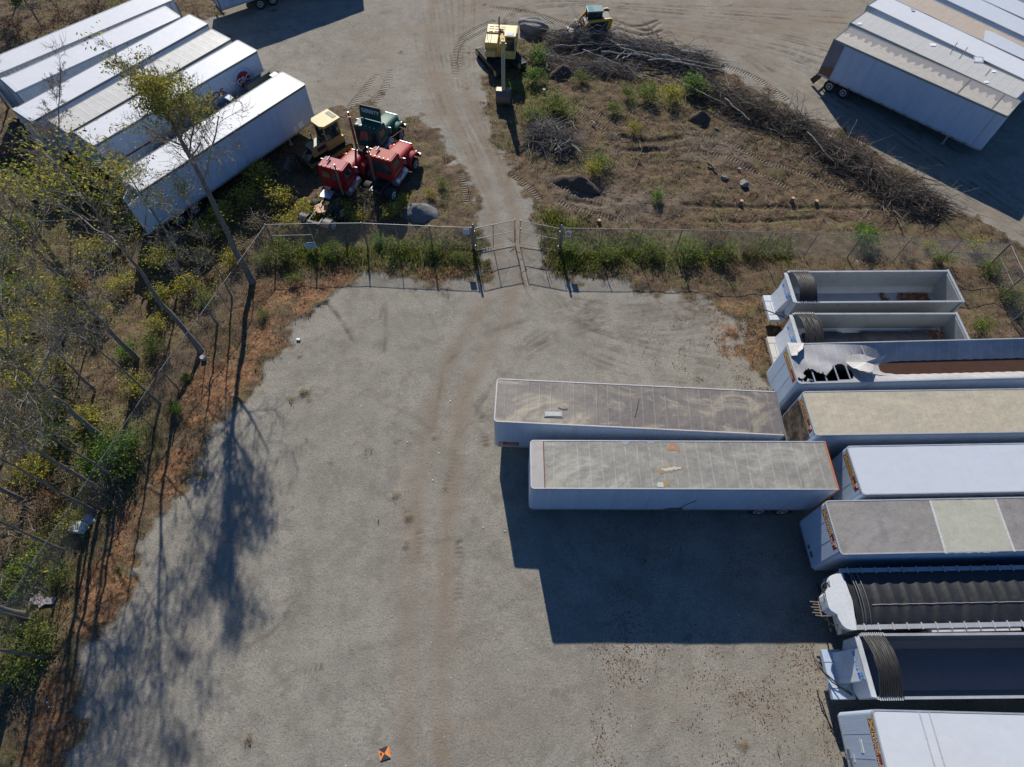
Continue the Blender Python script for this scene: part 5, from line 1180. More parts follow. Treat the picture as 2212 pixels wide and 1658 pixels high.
m = MB(); m.prism([(-1.15, -.75), (-1.15, .75), (.4, .75), (.62, .45), (.62, -.45), (.4, -.75)], 2.8, 2.98); m.build('cab_roof', cat_y2, cc, bevel=.04)
m = MB(); m.box(-1.05, -.7, -.45, .45, 2.985, 3.0); m.build('roof_vent', worn('vent_grey', (.3, .27, .2), .7), cc)
for y_ in (-.3, .35): m = MB(); m.cyl((.5, y_, 2.7), (.6, y_, 2.7), .1, n=10); m.build('work_light', chrome if y_ < 0 else amber, cc)
m = MB(); m.cyl((1.1, -.3, 1.55), (1.1, -.3, 2.3), .05, n=8); m.cyl((.75, .3, 1.55), (.75, .3, 1.9), .08, n=8); m.build('exhaust_stack', black, dz)
m = MB(); m.beam((1.0, -.65, .4), (2.35, -.6, .4), .12, .16); m.beam((1.0, .65, .4), (2.35, .6, .4), .12, .16); m.beam((1.6, 0, .9), (2.3, 0, .6), .12, .12); m.box(2.2, 2.3, -.9, .9, .35, .5); m.build('push_arm', cat_y, dz)
m = MB(); m.grid(lambda u, v: (2.45-.22*math.sin(math.pi*v)+.05*v, -1.35+2.7*u, .03+.95*v), 4, 8); m.build('blade', steel_blade, dz, solid=.06)
for y_ in (-.35, .35): m = MB(); m.cyl((1.5, y_, 1.3), (2.3, y_, .75), .05, n=8); m.cyl((2.0, y_, .96), (2.3, y_, .75), .06, n=8); m.build('lift_cylinder', chrome, dz)
# skid steer (local +x forward)
sk = thing('track_loader', 'yellow and black compact track loader with a dark cab beside the birch logs', 'track loader', (6.95, 57.75, 0), math.radians(187))
for s in (-1, 1):
    m = MB(); P = [(-1.15, .25), (-.95, .55), (.2, .75), (1.05, .45), (1.15, .2), (.95, .05), (-.95, .05)]; m.prism(P, s*.82-.2, s*.82+.2, axis='y'); m.build('track', rubber, sk, bevel=.04)
m = MB(); m.box(-1.25, 1.0, -.6, .6, .3, 1.15); m.box(-1.35, -.5, -.72, .72, .8, 1.55); m.build('body', worn('charcoal_body', (.04, .04, .045), .5), sk, bevel=.04)
for s in (-1, 1):
    m = MB(); m.beam((-1.35, s*.86, 1.6), (.7, s*.86, 1.45), .16, .22); m.beam((-1.3, s*.86, 1.65), (-1.15, s*.86, .7), .16, .4); m.beam((.6, s*.86, 1.5), (1.55, s*.86, .45), .16, .24); m.build('lift_arm', cat_gold, sk, bevel=.02)
    q = MB(); q.cyl((-.2, s*.97, .6), (-.9, s*.97, 1.35), .05, n=8); q.build('lift_cylinder', chrome, sk)
cb = MB()
for x_ in (-.55, .72):
    for y_ in (-.5, .42): cb.box(x_, x_+.08, y_, y_+.08, 1.1, 2.05)
cc = cb.build('cab', black, sk)
m = MB(); m.box(-.5, .75, -.46, .46, 1.1, 2.03); m.build('cab_glass', glass, cc); m = MB(); m.box(-.65, .85, -.55, .55, 2.05, 2.17); m.build('cab_roof', worn('grey_green_roof', (.12, .18, .18), .35), cc, bevel=.04)
m = MB(); m.box(.25, .75, -.35, .35, 2.172, 2.18); m.build('roof_window', worn('teal_glass', (.12, .32, .32), .2), cc)
m = MB(); pr_ = [(1.55, .75), (1.5, .1), (2.3, .03), (2.35, .08), (1.62, .14), (1.65, .78)]; m.prism(pr_, -1.0, 1.0, axis='y')
m.prism([(1.55, .72), (1.55, .1), (2.3, .06)], -1.0, -.96, axis='y'); m.prism([(1.55, .72), (1.55, .1), (2.3, .06)], .96, 1.0, axis='y'); m.build('bucket', worn('worn_bucket', (.55, .52, .45), .5, amt=.5), sk)
# highway tractors (local +x forward)
def tractor(label, x, y, hdg, paint, stack, rear_x, tandem, sign_=False, side_win=True, pale_roof=None):
    t = thing('truck_tractor', label, 'truck', (x, y, 0), math.radians(hdg))
    m = MB(); m.beam((rear_x, -.42, .85), (3.1, -.42, .85), .08, .26); m.beam((rear_x, .42, .85), (3.1, .42, .85), .08, .26)
    xx = rear_x+.1
    while xx < 1: m.box(xx, xx+.1, -.4, .4, .76, .94); xx += .8
    m.build('chassis', worn('chassis_blue_black', (.04, .045, .06), .4), t)
    m = MB(); m.prism([(-1.1, 1.15), (-1.1, 2.80), (-1.0, 2.92), (-.1, 2.90), (.15, 2.78), (.38, 1.95), (.38, 1.15)], -.95, .95, axis='y'); c = m.build('cab', paint, t, bevel=.05)
    m = MB(); m.box(-1.03, .05, -.86, .86, 2.925, 2.94); m.build('roof_skin', pale_roof or paint, c, bevel=.005)
    m = MB()
    if tandem: m.box(-1.115, -1.10, -.75, -.12, 2.05, 2.55); m.box(-1.115, -1.10, .12, .75, 2.05, 2.55)
    else: m.box(-1.118, -1.10, -.82, .82, 1.75, 2.62)
    m.build('rear_window', glass, c)
    for s in (-1, 1):
        m = MB(); m.prism([(-.75, 1.95), (-.75, 2.6), (-.15, 2.6), (.08, 1.95)], s*.955-.008, s*.955+.008, axis='y'); m.build('side_window', glass, c)
        m = MB(); m.box(-.80, -.78, s*.955-.012, s*.955+.012, 1.2, 2.65); m.box(-.82, .2, s*.956-.01, s*.956+.01, 1.5, 1.56); d = m.build('door_trim', chrome, c)
        m = MB(); m.cyl((.1, s*1.0, 1.9), (.15, s*1.35, 2.2), .012, n=5); m.cyl((.1, s*1.0, 2.5), (.15, s*1.35, 2.4), .012, n=5); m.box(.13, .18, s*1.36-.10, s*1.36+.10, 2.0, 2.5); m.build('mirror', chrome, c)
    m = MB(); m.prism([(-.02, 2.70), (.29, 2.02), (.32, 2.04), (.02, 2.72)], -.82, .82, axis='y'); m.build('windshield', glass, c)
    for k in range(5): m = MB(); m.box(-.98, -.90, -.7+k*.35-.035, -.7+k*.35+.035, 2.94, 3.0); m.build('marker_light', amber, c)
    m = MB(); m.cyl((-.3, .45, 2.94), (-.3, .45, 3.08), .02, n=6); m.cyl((-.55, .45, 3.08), (-.1, .45, 3.08), .05, .08, n=8); m.build('air_horn', chrome, c)
    # hood: tapering, with fenders
    m = MB()
    def hood(u, v):
        x_ = .32+u*2.35; hw = .82-.14*u; zt = 1.98-.30*u-.12*u**4; a = math.pi*v
        ca = math.cos(a); sa = math.sin(a); return (x_+.12*math.sin(a)*u, hw*math.copysign(abs(ca)**.45, ca), 1.05+(zt-1.05)*abs(sa)**.42)
    m.grid(hood, 12, 16)
    nose = [hood(1, v/16) for v in range(17)]; m.add(nose+[(2.68, 0, 1.05)], [(i, i+1, 17) for i in range(16)])
    for s in (-1, 1):
        def fen(u, v, s=s):
            a = math.pi*u; x_ = 1.95-.72*math.cos(a); z_ = .75+.72*abs(math.sin(a))**.75; return (x_, s*(.55+.62*v), z_-.10*v*v)
        m.grid(fen, 14, 5)
    h = m.build('hood', paint, t, solid=.03)
    m = MB(); m.box(2.74, 2.80, -.5, .5, .95, 1.62); m.build('grille', chrome, h); m = MB(); m.box(2.75, 2.90, -1.15, 1.15, .55, .85); m.build('bumper', chrome, t)
    m = MB(); m.tube([(.62, -.5, 1.93), (.56, 0, 1.99), (.62, .5, 1.93)], .025, 6); m.build('hood_seam', black_l, h)
    for s in (-1, 1): m = MB(); m.cyl((2.5, s*.95, 1.15), (2.62, s*.95, 1.15), .10, n=12); m.build('headlight', chrome, h)
    for s in (-1, 1):
        wheel(t, 1.95, s*1.0, .5, .28)
        for xx in ((-1.75,) if not tandem else (-2.6, -3.9)): wheel(t, xx, s*.92, .5, .5, rm=None if s > 0 else white_l)
        m = MB(); m.cyl((-.85, s*.85, .80), (.75, s*.85, .80), .30, n=16); tk = m.build('fuel_tank', alu, t)
        m = MB(); m.cyl((-.45, s*.85, .80), (-.40, s*.85, .80), .31, n=16); m.cyl((.3, s*.85, .80), (.35, s*.85, .80), .31, n=16); m.build('tank_strap', black, tk)
        m = MB(); m.box(-.5, .3, s*1.05-.12, s*1.05+.12, 1.08, 1.11); m.build('step', alu, t)
    for y_, z_ in stack: m = MB(); m.cyl((-1.32, y_, 1.0), (-1.32, y_, z_-.4), .085, n=10); m.cyl((-1.32, y_, z_-.4), (-1.32, y_, z_), .06, n=10); m.build('exhaust_stack', worn('dull_pink_chrome', (.30, .20, .18), .35, .6), t)
    if tandem:
        m = MB(); m.box(-2.1, -1.3, -.05, .8, 1.02, 1.08); m.build('deck_plate', alu, t)
        m = MB(); n = 20; P = []
        for i in range(n+1):
            a = math.radians(205+310*i/n); P.append((-3.25+.48*math.cos(a), .48*math.sin(a)))
        P += [(-3.55, -.08), (-3.25, -.06), (-3.25, .06), (-3.55, .08)][::-1]; m.prism([( -6.5-a, b) for a, b in P], 1.12, 1.20); m.build('fifth_wheel', worn('rusty_fifth_wheel', (.30, .17, .11), .6, .3, amt=.5), t)
        m = MB(); m.box(-4.6, -4.4, -.5, .5, .7, 1.0)
        for s in (-1, 1): m.grid(lambda u, v, s=s: (-4.5+.9*u-.2, s*(.62+.6*v), .95+.15*math.sin(math.pi*u)), 6, 2)
        m.build('rear_crossmember', black, t)
    return t, c
tractor('faded red tractor with a wide dark rear window, middle of the three trucks', -9.55, 36.84, 69, red_truck2, [(.55, 3.95)], -2.4, False, pale_roof=worn('sun_faded_red_roof', (.42, .09, .07), .6, spec=.2))
tractor('red tractor with a rusty fifth wheel and tall exhaust stack, nearest the fence', -12.93, 35.7, 72, red_truck, [(-.72, 3.7)], -4.6, True, pale_roof=worn('pink_faded_roof', (.45, .13, .15), .6, spec=.2))
gt, gc = tractor('dark green tractor with a lettered board standing on its cab roof', -11.03, 40.24, 70, green_truck, [(.98, 4.15)], -2.4, False)
m = MB(); m.prism([(-.88, 2.98), (.88, 2.98), (.88, 3.75), (.80, 3.92), (-.70, 3.98), (-.88, 3.9)], -.02, .02, axis='x'); q = m.build('roof_board', green_truck, gt)
for v in q.data.vertices: v.co.x -= .1-(v.co.z-2.98)*.18
text('lettering', 'GERRITY', white_l, (-.015, 0, 3.55), (0, -1, 0), (.18, 0, 1), .40, q, bold=.004, sx=.95)
m = MB(); m.beam((-.055, .5, 3.2), (-.055, -.45, 3.2), .01, .02); m.build('underline', white_l, q)
m = MB(); m.cyl((.3, -1.25, 1.45), (1.9, -1.6, 1.3), .035, n=6); m.cyl((.2, -1.2, 1.4), (1.3, -1.7, .4), .03, n=6); m.build('loose_pole', rust, gt)

# ------------------------------------------------------------------ rocks, piles, logs
def rock(name, label, cat, x, y, s, seed, mt, z=0, group=None):
    bm = bmesh.new(); bmesh.ops.create_icosphere(bm, subdivisions=4, radius=1.0); r = np.random.default_rng(seed); nrm = r.normal(size=(9, 3)); nrm /= np.linalg.norm(nrm, axis=1)[:, None]; off = r.uniform(.55, .95, 9)
    for v in bm.verts:
        p = np.array(v.co)
        for a, o in zip(nrm, off):
            d = p@a-o
            if d > 0: p = p-a*d*.9
        p = p*(1+.05*math.sin(p[0]*7+seed)+.04*math.sin(p[1]*11)); v.co = (p[0]*s[0], p[1]*s[1], p[2]*s[2])
    me = bpy.data.meshes.new(name); bm.to_mesh(me); bm.free(); me.materials.append(mt); o = bpy.data.objects.new(name, me); COL.objects.link(o)
    o.location = (x, y, z+s[2]*.35); o.rotation_euler.z = seed; return tag(o, label, cat, group)
stone = NT('granite'); stone.col(stone.mix(stone.noise(2, 6, .7), (.13, .12, .105), (.27, .255, .235))); stone.bump(stone.noise(5, 6, .7), .5, .08); stone = stone.set(.9)
p = at(1149, 66); rock('boulder', 'large grey boulder standing right of the excavator', 'boulder', p.x, p.y, (1.6, .9, .8), 3, stone)
for k, (px, py, s, lb) in enumerate([(1606,400,.5,'largest pale rock lying on the cleared ground'), (1564,386,.36,'small pale rock lying just left of the largest rock'), (1560,142,.3,'small rock at the end of the birch logs'), (1598,367,.3,'small rock above the largest rock on the cleared ground'), (1547,281,.22,'small pale stone below the dark stump hole'), (1236,392,.25,'stone beside the dark earth mound')]):
    p = at(px, py); rock('rock', lb, 'rock', p.x, p.y, (s*.85, s*.62, s*.5), k+5, stone, gz(p.x, p.y))
dark_earth = NT('dark_earth'); dark_earth.col(dark_earth.mix(dark_earth.noise(5, 6, .7), (.045, .033, .023), (.125, .092, .065))); dark_earth.bump(dark_earth.noise(4, 6, .8), .9, .15); dark_earth = dark_earth.set(.95)
def heap(name, label, cat, px, py, rx, ry, h, rz, mt, seed, nz=.35):
    p = at(px, py); m = MB()
    def f(u, v):
        r = v; a = 2*math.pi*u; x = r*math.cos(a)*rx; y = r*math.sin(a)*ry
        q = float(fbm(np.array([x+seed*7.]), np.array([y+3.]), .8, seed)[0])-.5; return (x*(1+q*nz*1.2), y*(1+q*nz*1.2), h*(1-r**1.6)*(1+q*nz*2)-.06*r)
    m.grid(f, 28, 10); o = m.build(name, mt); o.location = (p.x, p.y, gz(p.x, p.y)); o.rotation_euler.z = rz; return tag(o, label, cat)
grav = NT('grey_gravel_heap'); grav.col(grav.ramp(grav.noise(16, 4, .8), [(.35, (.05, .05, .05)), (.62, (.24, .24, .235))])); grav.bump(grav.noise(18, 3, .8), 1.0, .06); grav = grav.set(.95)
heap('gravel_pile', 'small heap of grey crushed stone by the fence below the red trucks', 'gravel pile', 905, 462, 1.5, 1.1, .75, 0, grav, 3)
heap('earth_mound', 'long mound of dark dug earth beside the tread marks', 'earth mound', 1245, 398, 1.9, .75, .75, -.35, dark_earth, 5)
heap('earth_mound', 'low dark earth clod between the brush and the cleared ground', 'earth mound', 1512, 258, .95, .6, .7, 0, dark_earth, 7)
heap('earth_mound', 'dark root hole and torn earth beside the green weeds', 'earth mound', 1215, 160, 1.3, .8, .7, .5, dark_earth, 9)

def brush(label, line, width, height, n, L, pal, seed, big=6, dirn=0.7):
    P = smooth_line(np_at(line), 2); g = np.random.default_rng(seed); seg = np.linalg.norm(np.diff(P, axis=0), axis=1); cum = np.concatenate([[0], np.cumsum(seg)]); T = cum[-1]
    def pt(t):
        i = np.clip(np.searchsorted(cum, t)-1, 0, len(seg)-1); f = (t-cum[i])/seg[i]; return P[i]*(1-f)[:, None]+P[i+1]*f[:, None], (P[i+1]-P[i])/seg[i][:, None]
    root = thing('brush_pile', label, 'brush pile', (P[0][0], P[0][1], 0), 0, 'brush piles on the cleared ground'); O = np.array([P[0][0], P[0][1], 0])
    n = int(n*1.5); t = g.uniform(0, T, n); c, d = pt(t); w_ = g.normal(size=n)*.40*width*(.15+1.7*fbm(t, t*0, 1.6, seed)**1.5); nrm = np.stack([-d[:, 1], d[:, 0]], 1)
    taper = np.clip(np.minimum(t, T-t)/1.2+.3, 0, 1); hh = height*np.exp(-(w_/width*2)**2)*taper*(.5+.9*fbm(t+9, w_+5, 1.6, seed+2))
    z = g.random(n)**.7*hh; x = c[:, 0]+nrm[:, 0]*w_; y = c[:, 1]+nrm[:, 1]*w_
    a = np.arctan2(d[:, 1], d[:, 0])+g.normal(size=n)*dirn+np.where(g.random(n) < .5, 0, np.pi); l = L*np.minimum(.25+g.exponential(.34, n), 1.5); inc = g.normal(size=n)*.28
    parts = []; A = np.stack([x, y, z+.03], 1); A[:, 2] = np.maximum(A[:, 2], .03)
    dv = np.stack([np.cos(a)*np.cos(inc), np.sin(a)*np.cos(inc), np.sin(inc)], 1); r0 = np.minimum(.055, .007+l*.011*g.uniform(.6, 1.6, n)); C = pick(pal, n, g, .2)
    for s in range(3):
        dv2 = dv+g.normal(size=(n, 3))*.16; B = A+dv2*(l/3)[:, None]; B[:, 2] = np.maximum(B[:, 2], .02)
        parts.append(sticks(A, B, r0*(1-.28*s), r0*(1-.28*(s+1)), C, 4)); 
        k = g.random(n) < .5; dt = dv2[k]+g.normal(size=(k.sum(), 3))*.5; parts.append(sticks(B[k], B[k]+dt*(l[k]/4)[:, None], r0[k]*.45, r0[k]*.2, C[k], 3)); A = B
    V, Fc, Cc = join(parts); mesh_np('branches', V-O, Fc, wood_m, parent=root, col=Cc)
    k = n//2; t = g.uniform(0, T, k); c, d = pt(t); w_ = g.normal(size=k)*.3*width; x = c[:, 0]-d[:, 1]*w_; y = c[:, 1]+d[:, 0]*w_
    Pp = np.stack([x, y, g.random(k)*height*.6], 1); V, Fc, Cc = leaves(Pp, g.uniform(.04, .09, k), pick(PAL_B+PAL_L, k, g, .3), g); mesh_np('dead_leaves', V-O, Fc, litter_m, parent=root, col=Cc)
    return root
DK = [(.10,.08,.06),(.16,.13,.10),(.22,.18,.14),(.07,.055,.04),(.26,.22,.17)]
brush('long pile of grey birch branches and tops below the track loader', [(1185,95),(1260,90),(1340,105),(1430,125),(1540,145)], 2.4, 1.0, 1500, 1.9, PAL_GS+DK, 21, dirn=.5)
brush('tangle of thin brown branches below the birch logs', [(1150,120),(1200,150),(1280,150),(1380,160)], 2.2, .7, 900, 1.3, DK+PAL_GS, 22)
brush('dark windrow of branches sloping down from the green weeds', [(1500,195),(1560,215),(1620,245),(1700,275),(1760,300)], 2.6, 1.1, 1500, 1.7, DK, 23)
brush('dense heap of dark branches in the middle of the windrow', [(1760,315),(1820,350),(1870,365)], 2.4, 1.3, 1100, 1.6, DK, 24)
brush('dark branch heap at the lower right end of the windrow', [(1850,370),(1920,410),(1980,440),(2030,455)], 2.6, 1.1, 1300, 1.6, DK, 25)
brush('round brush heap beside the dirt road near the gate', [(1150,290),(1195,305),(1235,320)], 2.8, 1.2, 1200, 1.5, DK+PAL_GS, 26, dirn=1.3)
birch = NT('birch_bark'); birch.col(birch.ramp(birch.noise(6, 5, .7, stretch=(1, 1, 1)), [(.35, (.13, .115, .10)), (.65, (.40, .38, .35))])); birch = birch.set(.8)
oldlog = NT('grey_bark'); oldlog.col(oldlog.ramp(oldlog.noise(6, 5, .7), [(.3, (.10, .08, .06)), (.7, (.28, .23, .18))])); oldlog = oldlog.set(.9)
cutw = worn('fresh_cut_wood', (.50, .30, .14), .8)
def log(label, a, b, r, mt, za=.5, zb=.5, group=None):
    A = at(*a, za); B = at(*b, zb); o = thing('log', label, 'log', tuple(A), 0, group); d = B-A; n = 6; side = Vector((-d.y, d.x, 0)).normalized()
    pts = [d*(i/n)+side*(.06*math.sin(i*1.7+a[0]))+Vector((0, 0, .04*math.sin(i*2.3))) for i in range(n+1)]; m = MB(); r *= .75; m.tube(pts, [r*(1-.55*i/n) for i in range(n+1)], 8); m.build('bark', mt, o)
    m = MB(); m.cyl(-d.normalized()*.01, -d.normalized()*.012-d.normalized()*.01, r*.9, n=8); m.build('cut_end', cutw, o); return o
BG = 'felled birch trunks on the grey pile'
for k, (a, b, r) in enumerate([((1330,97),(1440,110),.13), ((1440,100),(1560,130),.12), ((1340,105),(1450,126),.11), ((1420,118),(1565,148),.12), ((1300,112),(1400,122),.10), ((1370,118),(1500,140),.10), ((1450,133),(1556,152),.09), ((1200,100),(1290,96),.08), ((1260,108),(1340,140),.09), ((1235,120),(1300,104),.07), ((1400,130),(1520,128),.09), ((1345,128),(1372,112),.08)]):
    log('pale felled birch trunk lying on the grey branch pile below the track loader', a, b, r, birch, .75, .65, BG)
for lb, a, b, r, z1, z2 in [('long curved pale branch arching over the dark windrow', (1475,180), (1560,222), .07, .7, .9), ('bent pale branch standing out of the windrow', (1565,213), (1620,260), .08, 1.0, .9), ('brown trunk lying across the windrow beside the dark heap', (1790,296), (1822,318), .17, .6, .5), ('short thick log at the left of the dark heap', (1775,335), (1830,345), .14, .4, .4),
    ('thin pale branch sloping across the middle windrow', (1745,285), (1800,350), .06, .9, .8), ('pale stick leaning on the round brush heap', (1198,325), (1234,300), .10, .5, .9), ('thin grey pole rising from the round brush heap', (1140,245), (1190,280), .04, .5, .6), ('upright pale stick at the right of the round brush heap', (1232,262), (1262,300), .06, .9, .5),
    ('grey log lying at the lower end of the windrow', (1960,425), (2045,432), .10, .6, .5), ('short log lying beside the pale rocks', (1530,352), (1547,366), .16, .2, .2), ('thin pale stick lying on the weeds right of the round heap', (1279,262), (1286,270), .10, .2, .2), ('long thin pole crossing from the birch logs to the windrow', (1380,160), (1510,200), .06, .5, .6), ('pale plank-like log among the birch logs', (1330,128), (1352,108), .09, .8, .8)]:
    log(lb, a, b, r, oldlog if 'brown' in lb or 'short' in lb or 'grey log' in lb else birch, z1, z2)
for lb, px, py in [('fresh cut stump left of the other two at the foot of the cleared ground', 1601, 437), ('fresh cut stump between the other two at the foot of the cleared ground', 1712, 431), ('fresh cut stump furthest right at the foot of the cleared ground', 1763, 437), ('orange cut stump among the green weeds near the excavator bucket', 1175, 197), ('cut stump in the grass just above the fence right of the gate', 1294, 479)]:
    p = at(px, py, .15); s = thing('tree_stump', lb, 'stump', (p.x, p.y, 0)); m = MB(); m.cyl((0, 0, -.1), (0, 0, .30), .17, .13, n=12); m.build('bark', oldlog, s); m = MB(); m.cyl((0, 0, .30), (0, 0, .312), .13, n=12); m.build('cut_face', cutw, s)
p = at(1248, 118, .9); s = thing('tree_stump', 'upturned dark root stump beside the track loader bucket', 'stump', tuple(at(1244, 78)), 0); m = MB(); m.cyl((0, 0, 0), (.1, 0, 1.0), .3, .2, n=9)
for k in range(9): a = k*.7; m.tube([(.1, 0, .9), (.1+.4*math.cos(a), .4*math.sin(a), 1.15+.2*math.sin(k)), (.1+.75*math.cos(a), .75*math.sin(a), 1.1+.3*math.cos(k))], [.12, .07, .02], 6)
m.build('roots', oldlog, s)

# ------------------------------------------------------------------ litter
lit_w = worn('paper_white', (.75, .75, .74), .7, amt=.1)
def scrap_mesh(seed):
    r = random.Random(seed); m = MB(); n = 6; P = [(r.uniform(.05, .10)*math.cos(2*math.pi*i/n), r.uniform(.03, .07)*math.sin(2*math.pi*i/n), r.uniform(0, .03)) for i in range(n)]
    m.add(P+[(0, 0, .05), (0, 0, -.01)], [(i, (i+1) % n, n) for i in range(n)]+[((i+1) % n, i, n+1) for i in range(n)]); return m
s0 = None
for px, py in [(941,672),(1053,683),(735,820),(864,804),(867,851),(781,879),(973,867),(948,980),(977,927),(880,956),(935,1038),(957,1060),(932,1000),(664,818),(676,818),(689,786),(653,757),(665,756),(673,846),(668,843),(650,760),(545,865),(448,765),(450,772),(474,761),(509,680),(512,640),(104,1518),(106,1528),(54,1535),(1044,1140),(1084,560),(1090,1148),(1624,747),(1595,1330)]:
    p = at(px, py)
    if s0 is None: s0 = scrap_mesh(1).build('litter_scrap', lit_w); o = s0
    else: o = s0.copy(); COL.objects.link(o)
    o.location = (p.x, p.y, gz(p.x, p.y)+.03); o.rotation_euler.z = px; o.scale = [rnd.uniform(.35, .8)]*3
    tag(o, 'small white scrap of litter lying on the yard ground', 'litter', 'white litter scraps')
def junk(name, label, cat, px, py, mt, f):
    p = at(px, py); t = MB(); f(t); o = t.build(name, mt, bevel=.02); o.location = (p.x, p.y, gz(p.x, p.y)+.02); o.rotation_euler.z = px*.37; return tag(o, label, cat)
junk('plastic_jug', 'dumped white plastic jug with a dark side by the left fence', 'jug', 178, 1143, lit_w, lambda m: (m.prism([(-.35,-.25),(.35,-.3),(.4,.1),(.3,.3),(-.3,.3)], .05, .5), m.cyl((.2, .1, .5), (.2, .1, .6), .07, n=8)))
junk('plastic_bag', 'crumpled blue-grey bag just above the dumped white jug', 'bag', 193, 1123, worn('bag_blue_grey', (.30, .34, .42), .5), lambda m: m.grid(lambda u, v: (-.35+.7*u, -.25+.5*v, .35*math.sin(math.pi*u)*math.sin(math.pi*v)*(1+.4*math.sin(9*u+7*v))), 12, 10))
junk('cardboard_scrap', 'torn grey and brown cardboard lying in the grass by the left fence', 'cardboard', 92, 1296, worn('wet_cardboard', (.35, .31, .30), .8, dirt=(.22, .08, .05), amt=.9, scale=3), lambda m: (m.beam((-.6, -.3, .1), (.4, .35, .2), .35, .03), m.beam((-.3, .2, .15), (.5, -.1, .1), .3, .03)))
junk('old_tyre', 'round white-rimmed can lying near the two leaning tree shadows', 'can', 440, 775, worn('can_grey', (.45, .45, .47), .4, .4), lambda m: m.cyl((0, 0, 0), (0, 0, .28), .17, n=14)).name = 'paint_can'
junk('foam_block', 'pale block beside the gravel yard edge near the tree bases', 'block', 645, 735, lit_w, lambda m: m.box(-.12, .12, -.08, .08, 0, .1))

# ------------------------------------------------------------------ trees
bark_m = NT('bark'); bark_m.col(bark_m.ramp(bark_m.noise(5, 6, .75, stretch=(3, 3, .6)), [(.3, (.08, .066, .052)), (.55, (.18, .155, .13)), (.75, (.32, .29, .25))])); bark_m.bump(bark_m.noise(9, 4, .7, stretch=(2, 2, .4)), .6, .04); bark_m = bark_m.set(.9)
BK = [(.22,.19,.155),(.28,.245,.205),(.34,.30,.25),(.15,.125,.10)]
def tree(label, stems, seed, leafn=0, pal=PAL_Y, leafsize=.07, r0=.2, limbs=(7, .45), spread=1.0, twig=1.0, group='trees standing along the left fence', name='deciduous_tree', top_leaves=0.0, leaf_clump=.45, up=.55, depth=3, lscale=1.0, catt='tree'):
    g = np.random.default_rng(seed); base = Vector(stems[0][0]); root = thing(name, label, catt, (base.x, base.y, 0), 0, group)
    segs = []; tips = []
    def branch(p, d, L, r, dep):
        n = 4 if dep > 0 else 3; q = p.copy(); dd = d.copy()
        for i in range(n):
            dd = (dd+Vector(g.normal(size=3))*.17+Vector((0, 0, .10 if dep > 0 else .03))).normalized(); q2 = q+dd*(L/n); ra = r*(1-.6*i/n); rb = r*(1-.6*(i+1)/n); segs.append((q, q2, ra, rb, dep))
            if dep > 0:
                for _ in range(2 if i else 1):
                    if g.random() < .78*twig:
                        ax = Vector(g.normal(size=3)); ax = (ax-dd*ax.dot(dd)).normalized(); nd = (dd*.62+ax*.72+Vector((0, 0, .12))).normalized(); branch(q.lerp(q2, g.random()), nd, L*g.uniform(.38, .62), rb*.6, dep-1)
            q = q2
        tips.append((q, dep))
    tm = MB()
    for st in stems:
        P = [Vector(p)-Vector((base.x, base.y, 0)) for p in st]; S = [Vector((*p, 0)) if len(p) == 2 else Vector(p) for p in P]; pts = []
        for i in range(len(S)-1):
            for k in range(3): pts.append(S[i].lerp(S[i+1], k/3)+Vector((rnd.uniform(-.05, .05), rnd.uniform(-.05, .05), 0))*(1 if i+k else 0))
        pts.append(S[-1]); N = len(pts); rs = [r0*(1-.80*(i/(N-1))) for i in range(N)]; rs[0] *= 1.35; pts[0] = pts[0]-Vector((0, 0, .15)); tm.tube(pts, rs, 9)
        T = S[-1].z; nl = limbs[0]
        for j in range(nl):
            z = T*(limbs[1]+(1-limbs[1])*(j+.5)/nl); i = next((i for i in range(N-1) if pts[i+1].z >= z), N-2); f = (z-pts[i].z)/max(.01, pts[i+1].z-pts[i].z); p = pts[i].lerp(pts[i+1], min(1, max(0, f)))
            a = j*2.4+g.random()*1.0; L = (T*.30)*(1.15-.6*(z/T-limbs[1])/(1-limbs[1]))*g.uniform(.75, 1.2)*spread*lscale; el_ = up+g.uniform(-.15, .25); branch(p, Vector((math.cos(a)*math.cos(el_), math.sin(a)*math.cos(el_), math.sin(el_))), L, rs[i]*.55, depth)
        branch(pts[-1], (pts[-1]-pts[-3]).normalized(), T*.18*lscale, rs[-1], depth-1)
    tr_ = tm.build('trunk', bark_m, root)
    A = np.array([tuple(s[0]) for s in segs]); B = np.array([tuple(s[1]) for s in segs]); ra = np.maximum([s[2] for s in segs], .010); rb = np.maximum([s[3] for s in segs], .005)
    V, Fc, C = sticks(A, B, ra, rb, pick(BK, len(segs), g, .1), 4); mesh_np('branches', V, Fc, wood_m, parent=root, col=C)
    if leafn:
        tp_ = np.array([tuple(t[0]) for t in tips]); zz = tp_[:, 2]; lo, hi = zz.min(), zz.max(); wgt = np.where(np.array([t[1] for t in tips]) < 2, 1.0, .4)*np.clip((zz-lo)/(hi-lo)-top_leaves, .02, 1)
        cl = fbm(tp_[:, 0]+40, tp_[:, 1]+tp_[:, 2]+40, 1.3, seed, 2); wgt = wgt*np.clip((cl-.42)*6, 0.02, 1); wgt /= wgt.sum(); idx = g.choice(len(tp_), leafn, p=wgt)
        P = tp_[idx]+g.normal(size=(leafn, 3))*np.array([.22, .22, .14])*leaf_clump*2; V, Fc, C = leaves(P, g.uniform(.6, 1.3, leafn)*leafsize, pick(pal, leafn, g, .2), g, .3, .45); mesh_np('crown', V, Fc, leaf_m, parent=root, col=C)
    return root
def stem(*pz): return [(at(x, y, z).x, at(x, y, z).y, z) for x, y, z in pz]
def vstem(px, py, h, lean=(0, 0)):
    p = at(px, py); return [(p.x+lean[0]*(k/4)**1.3, p.y+lean[1]*(k/4)**1.3, h*k/4) for k in range(5)]
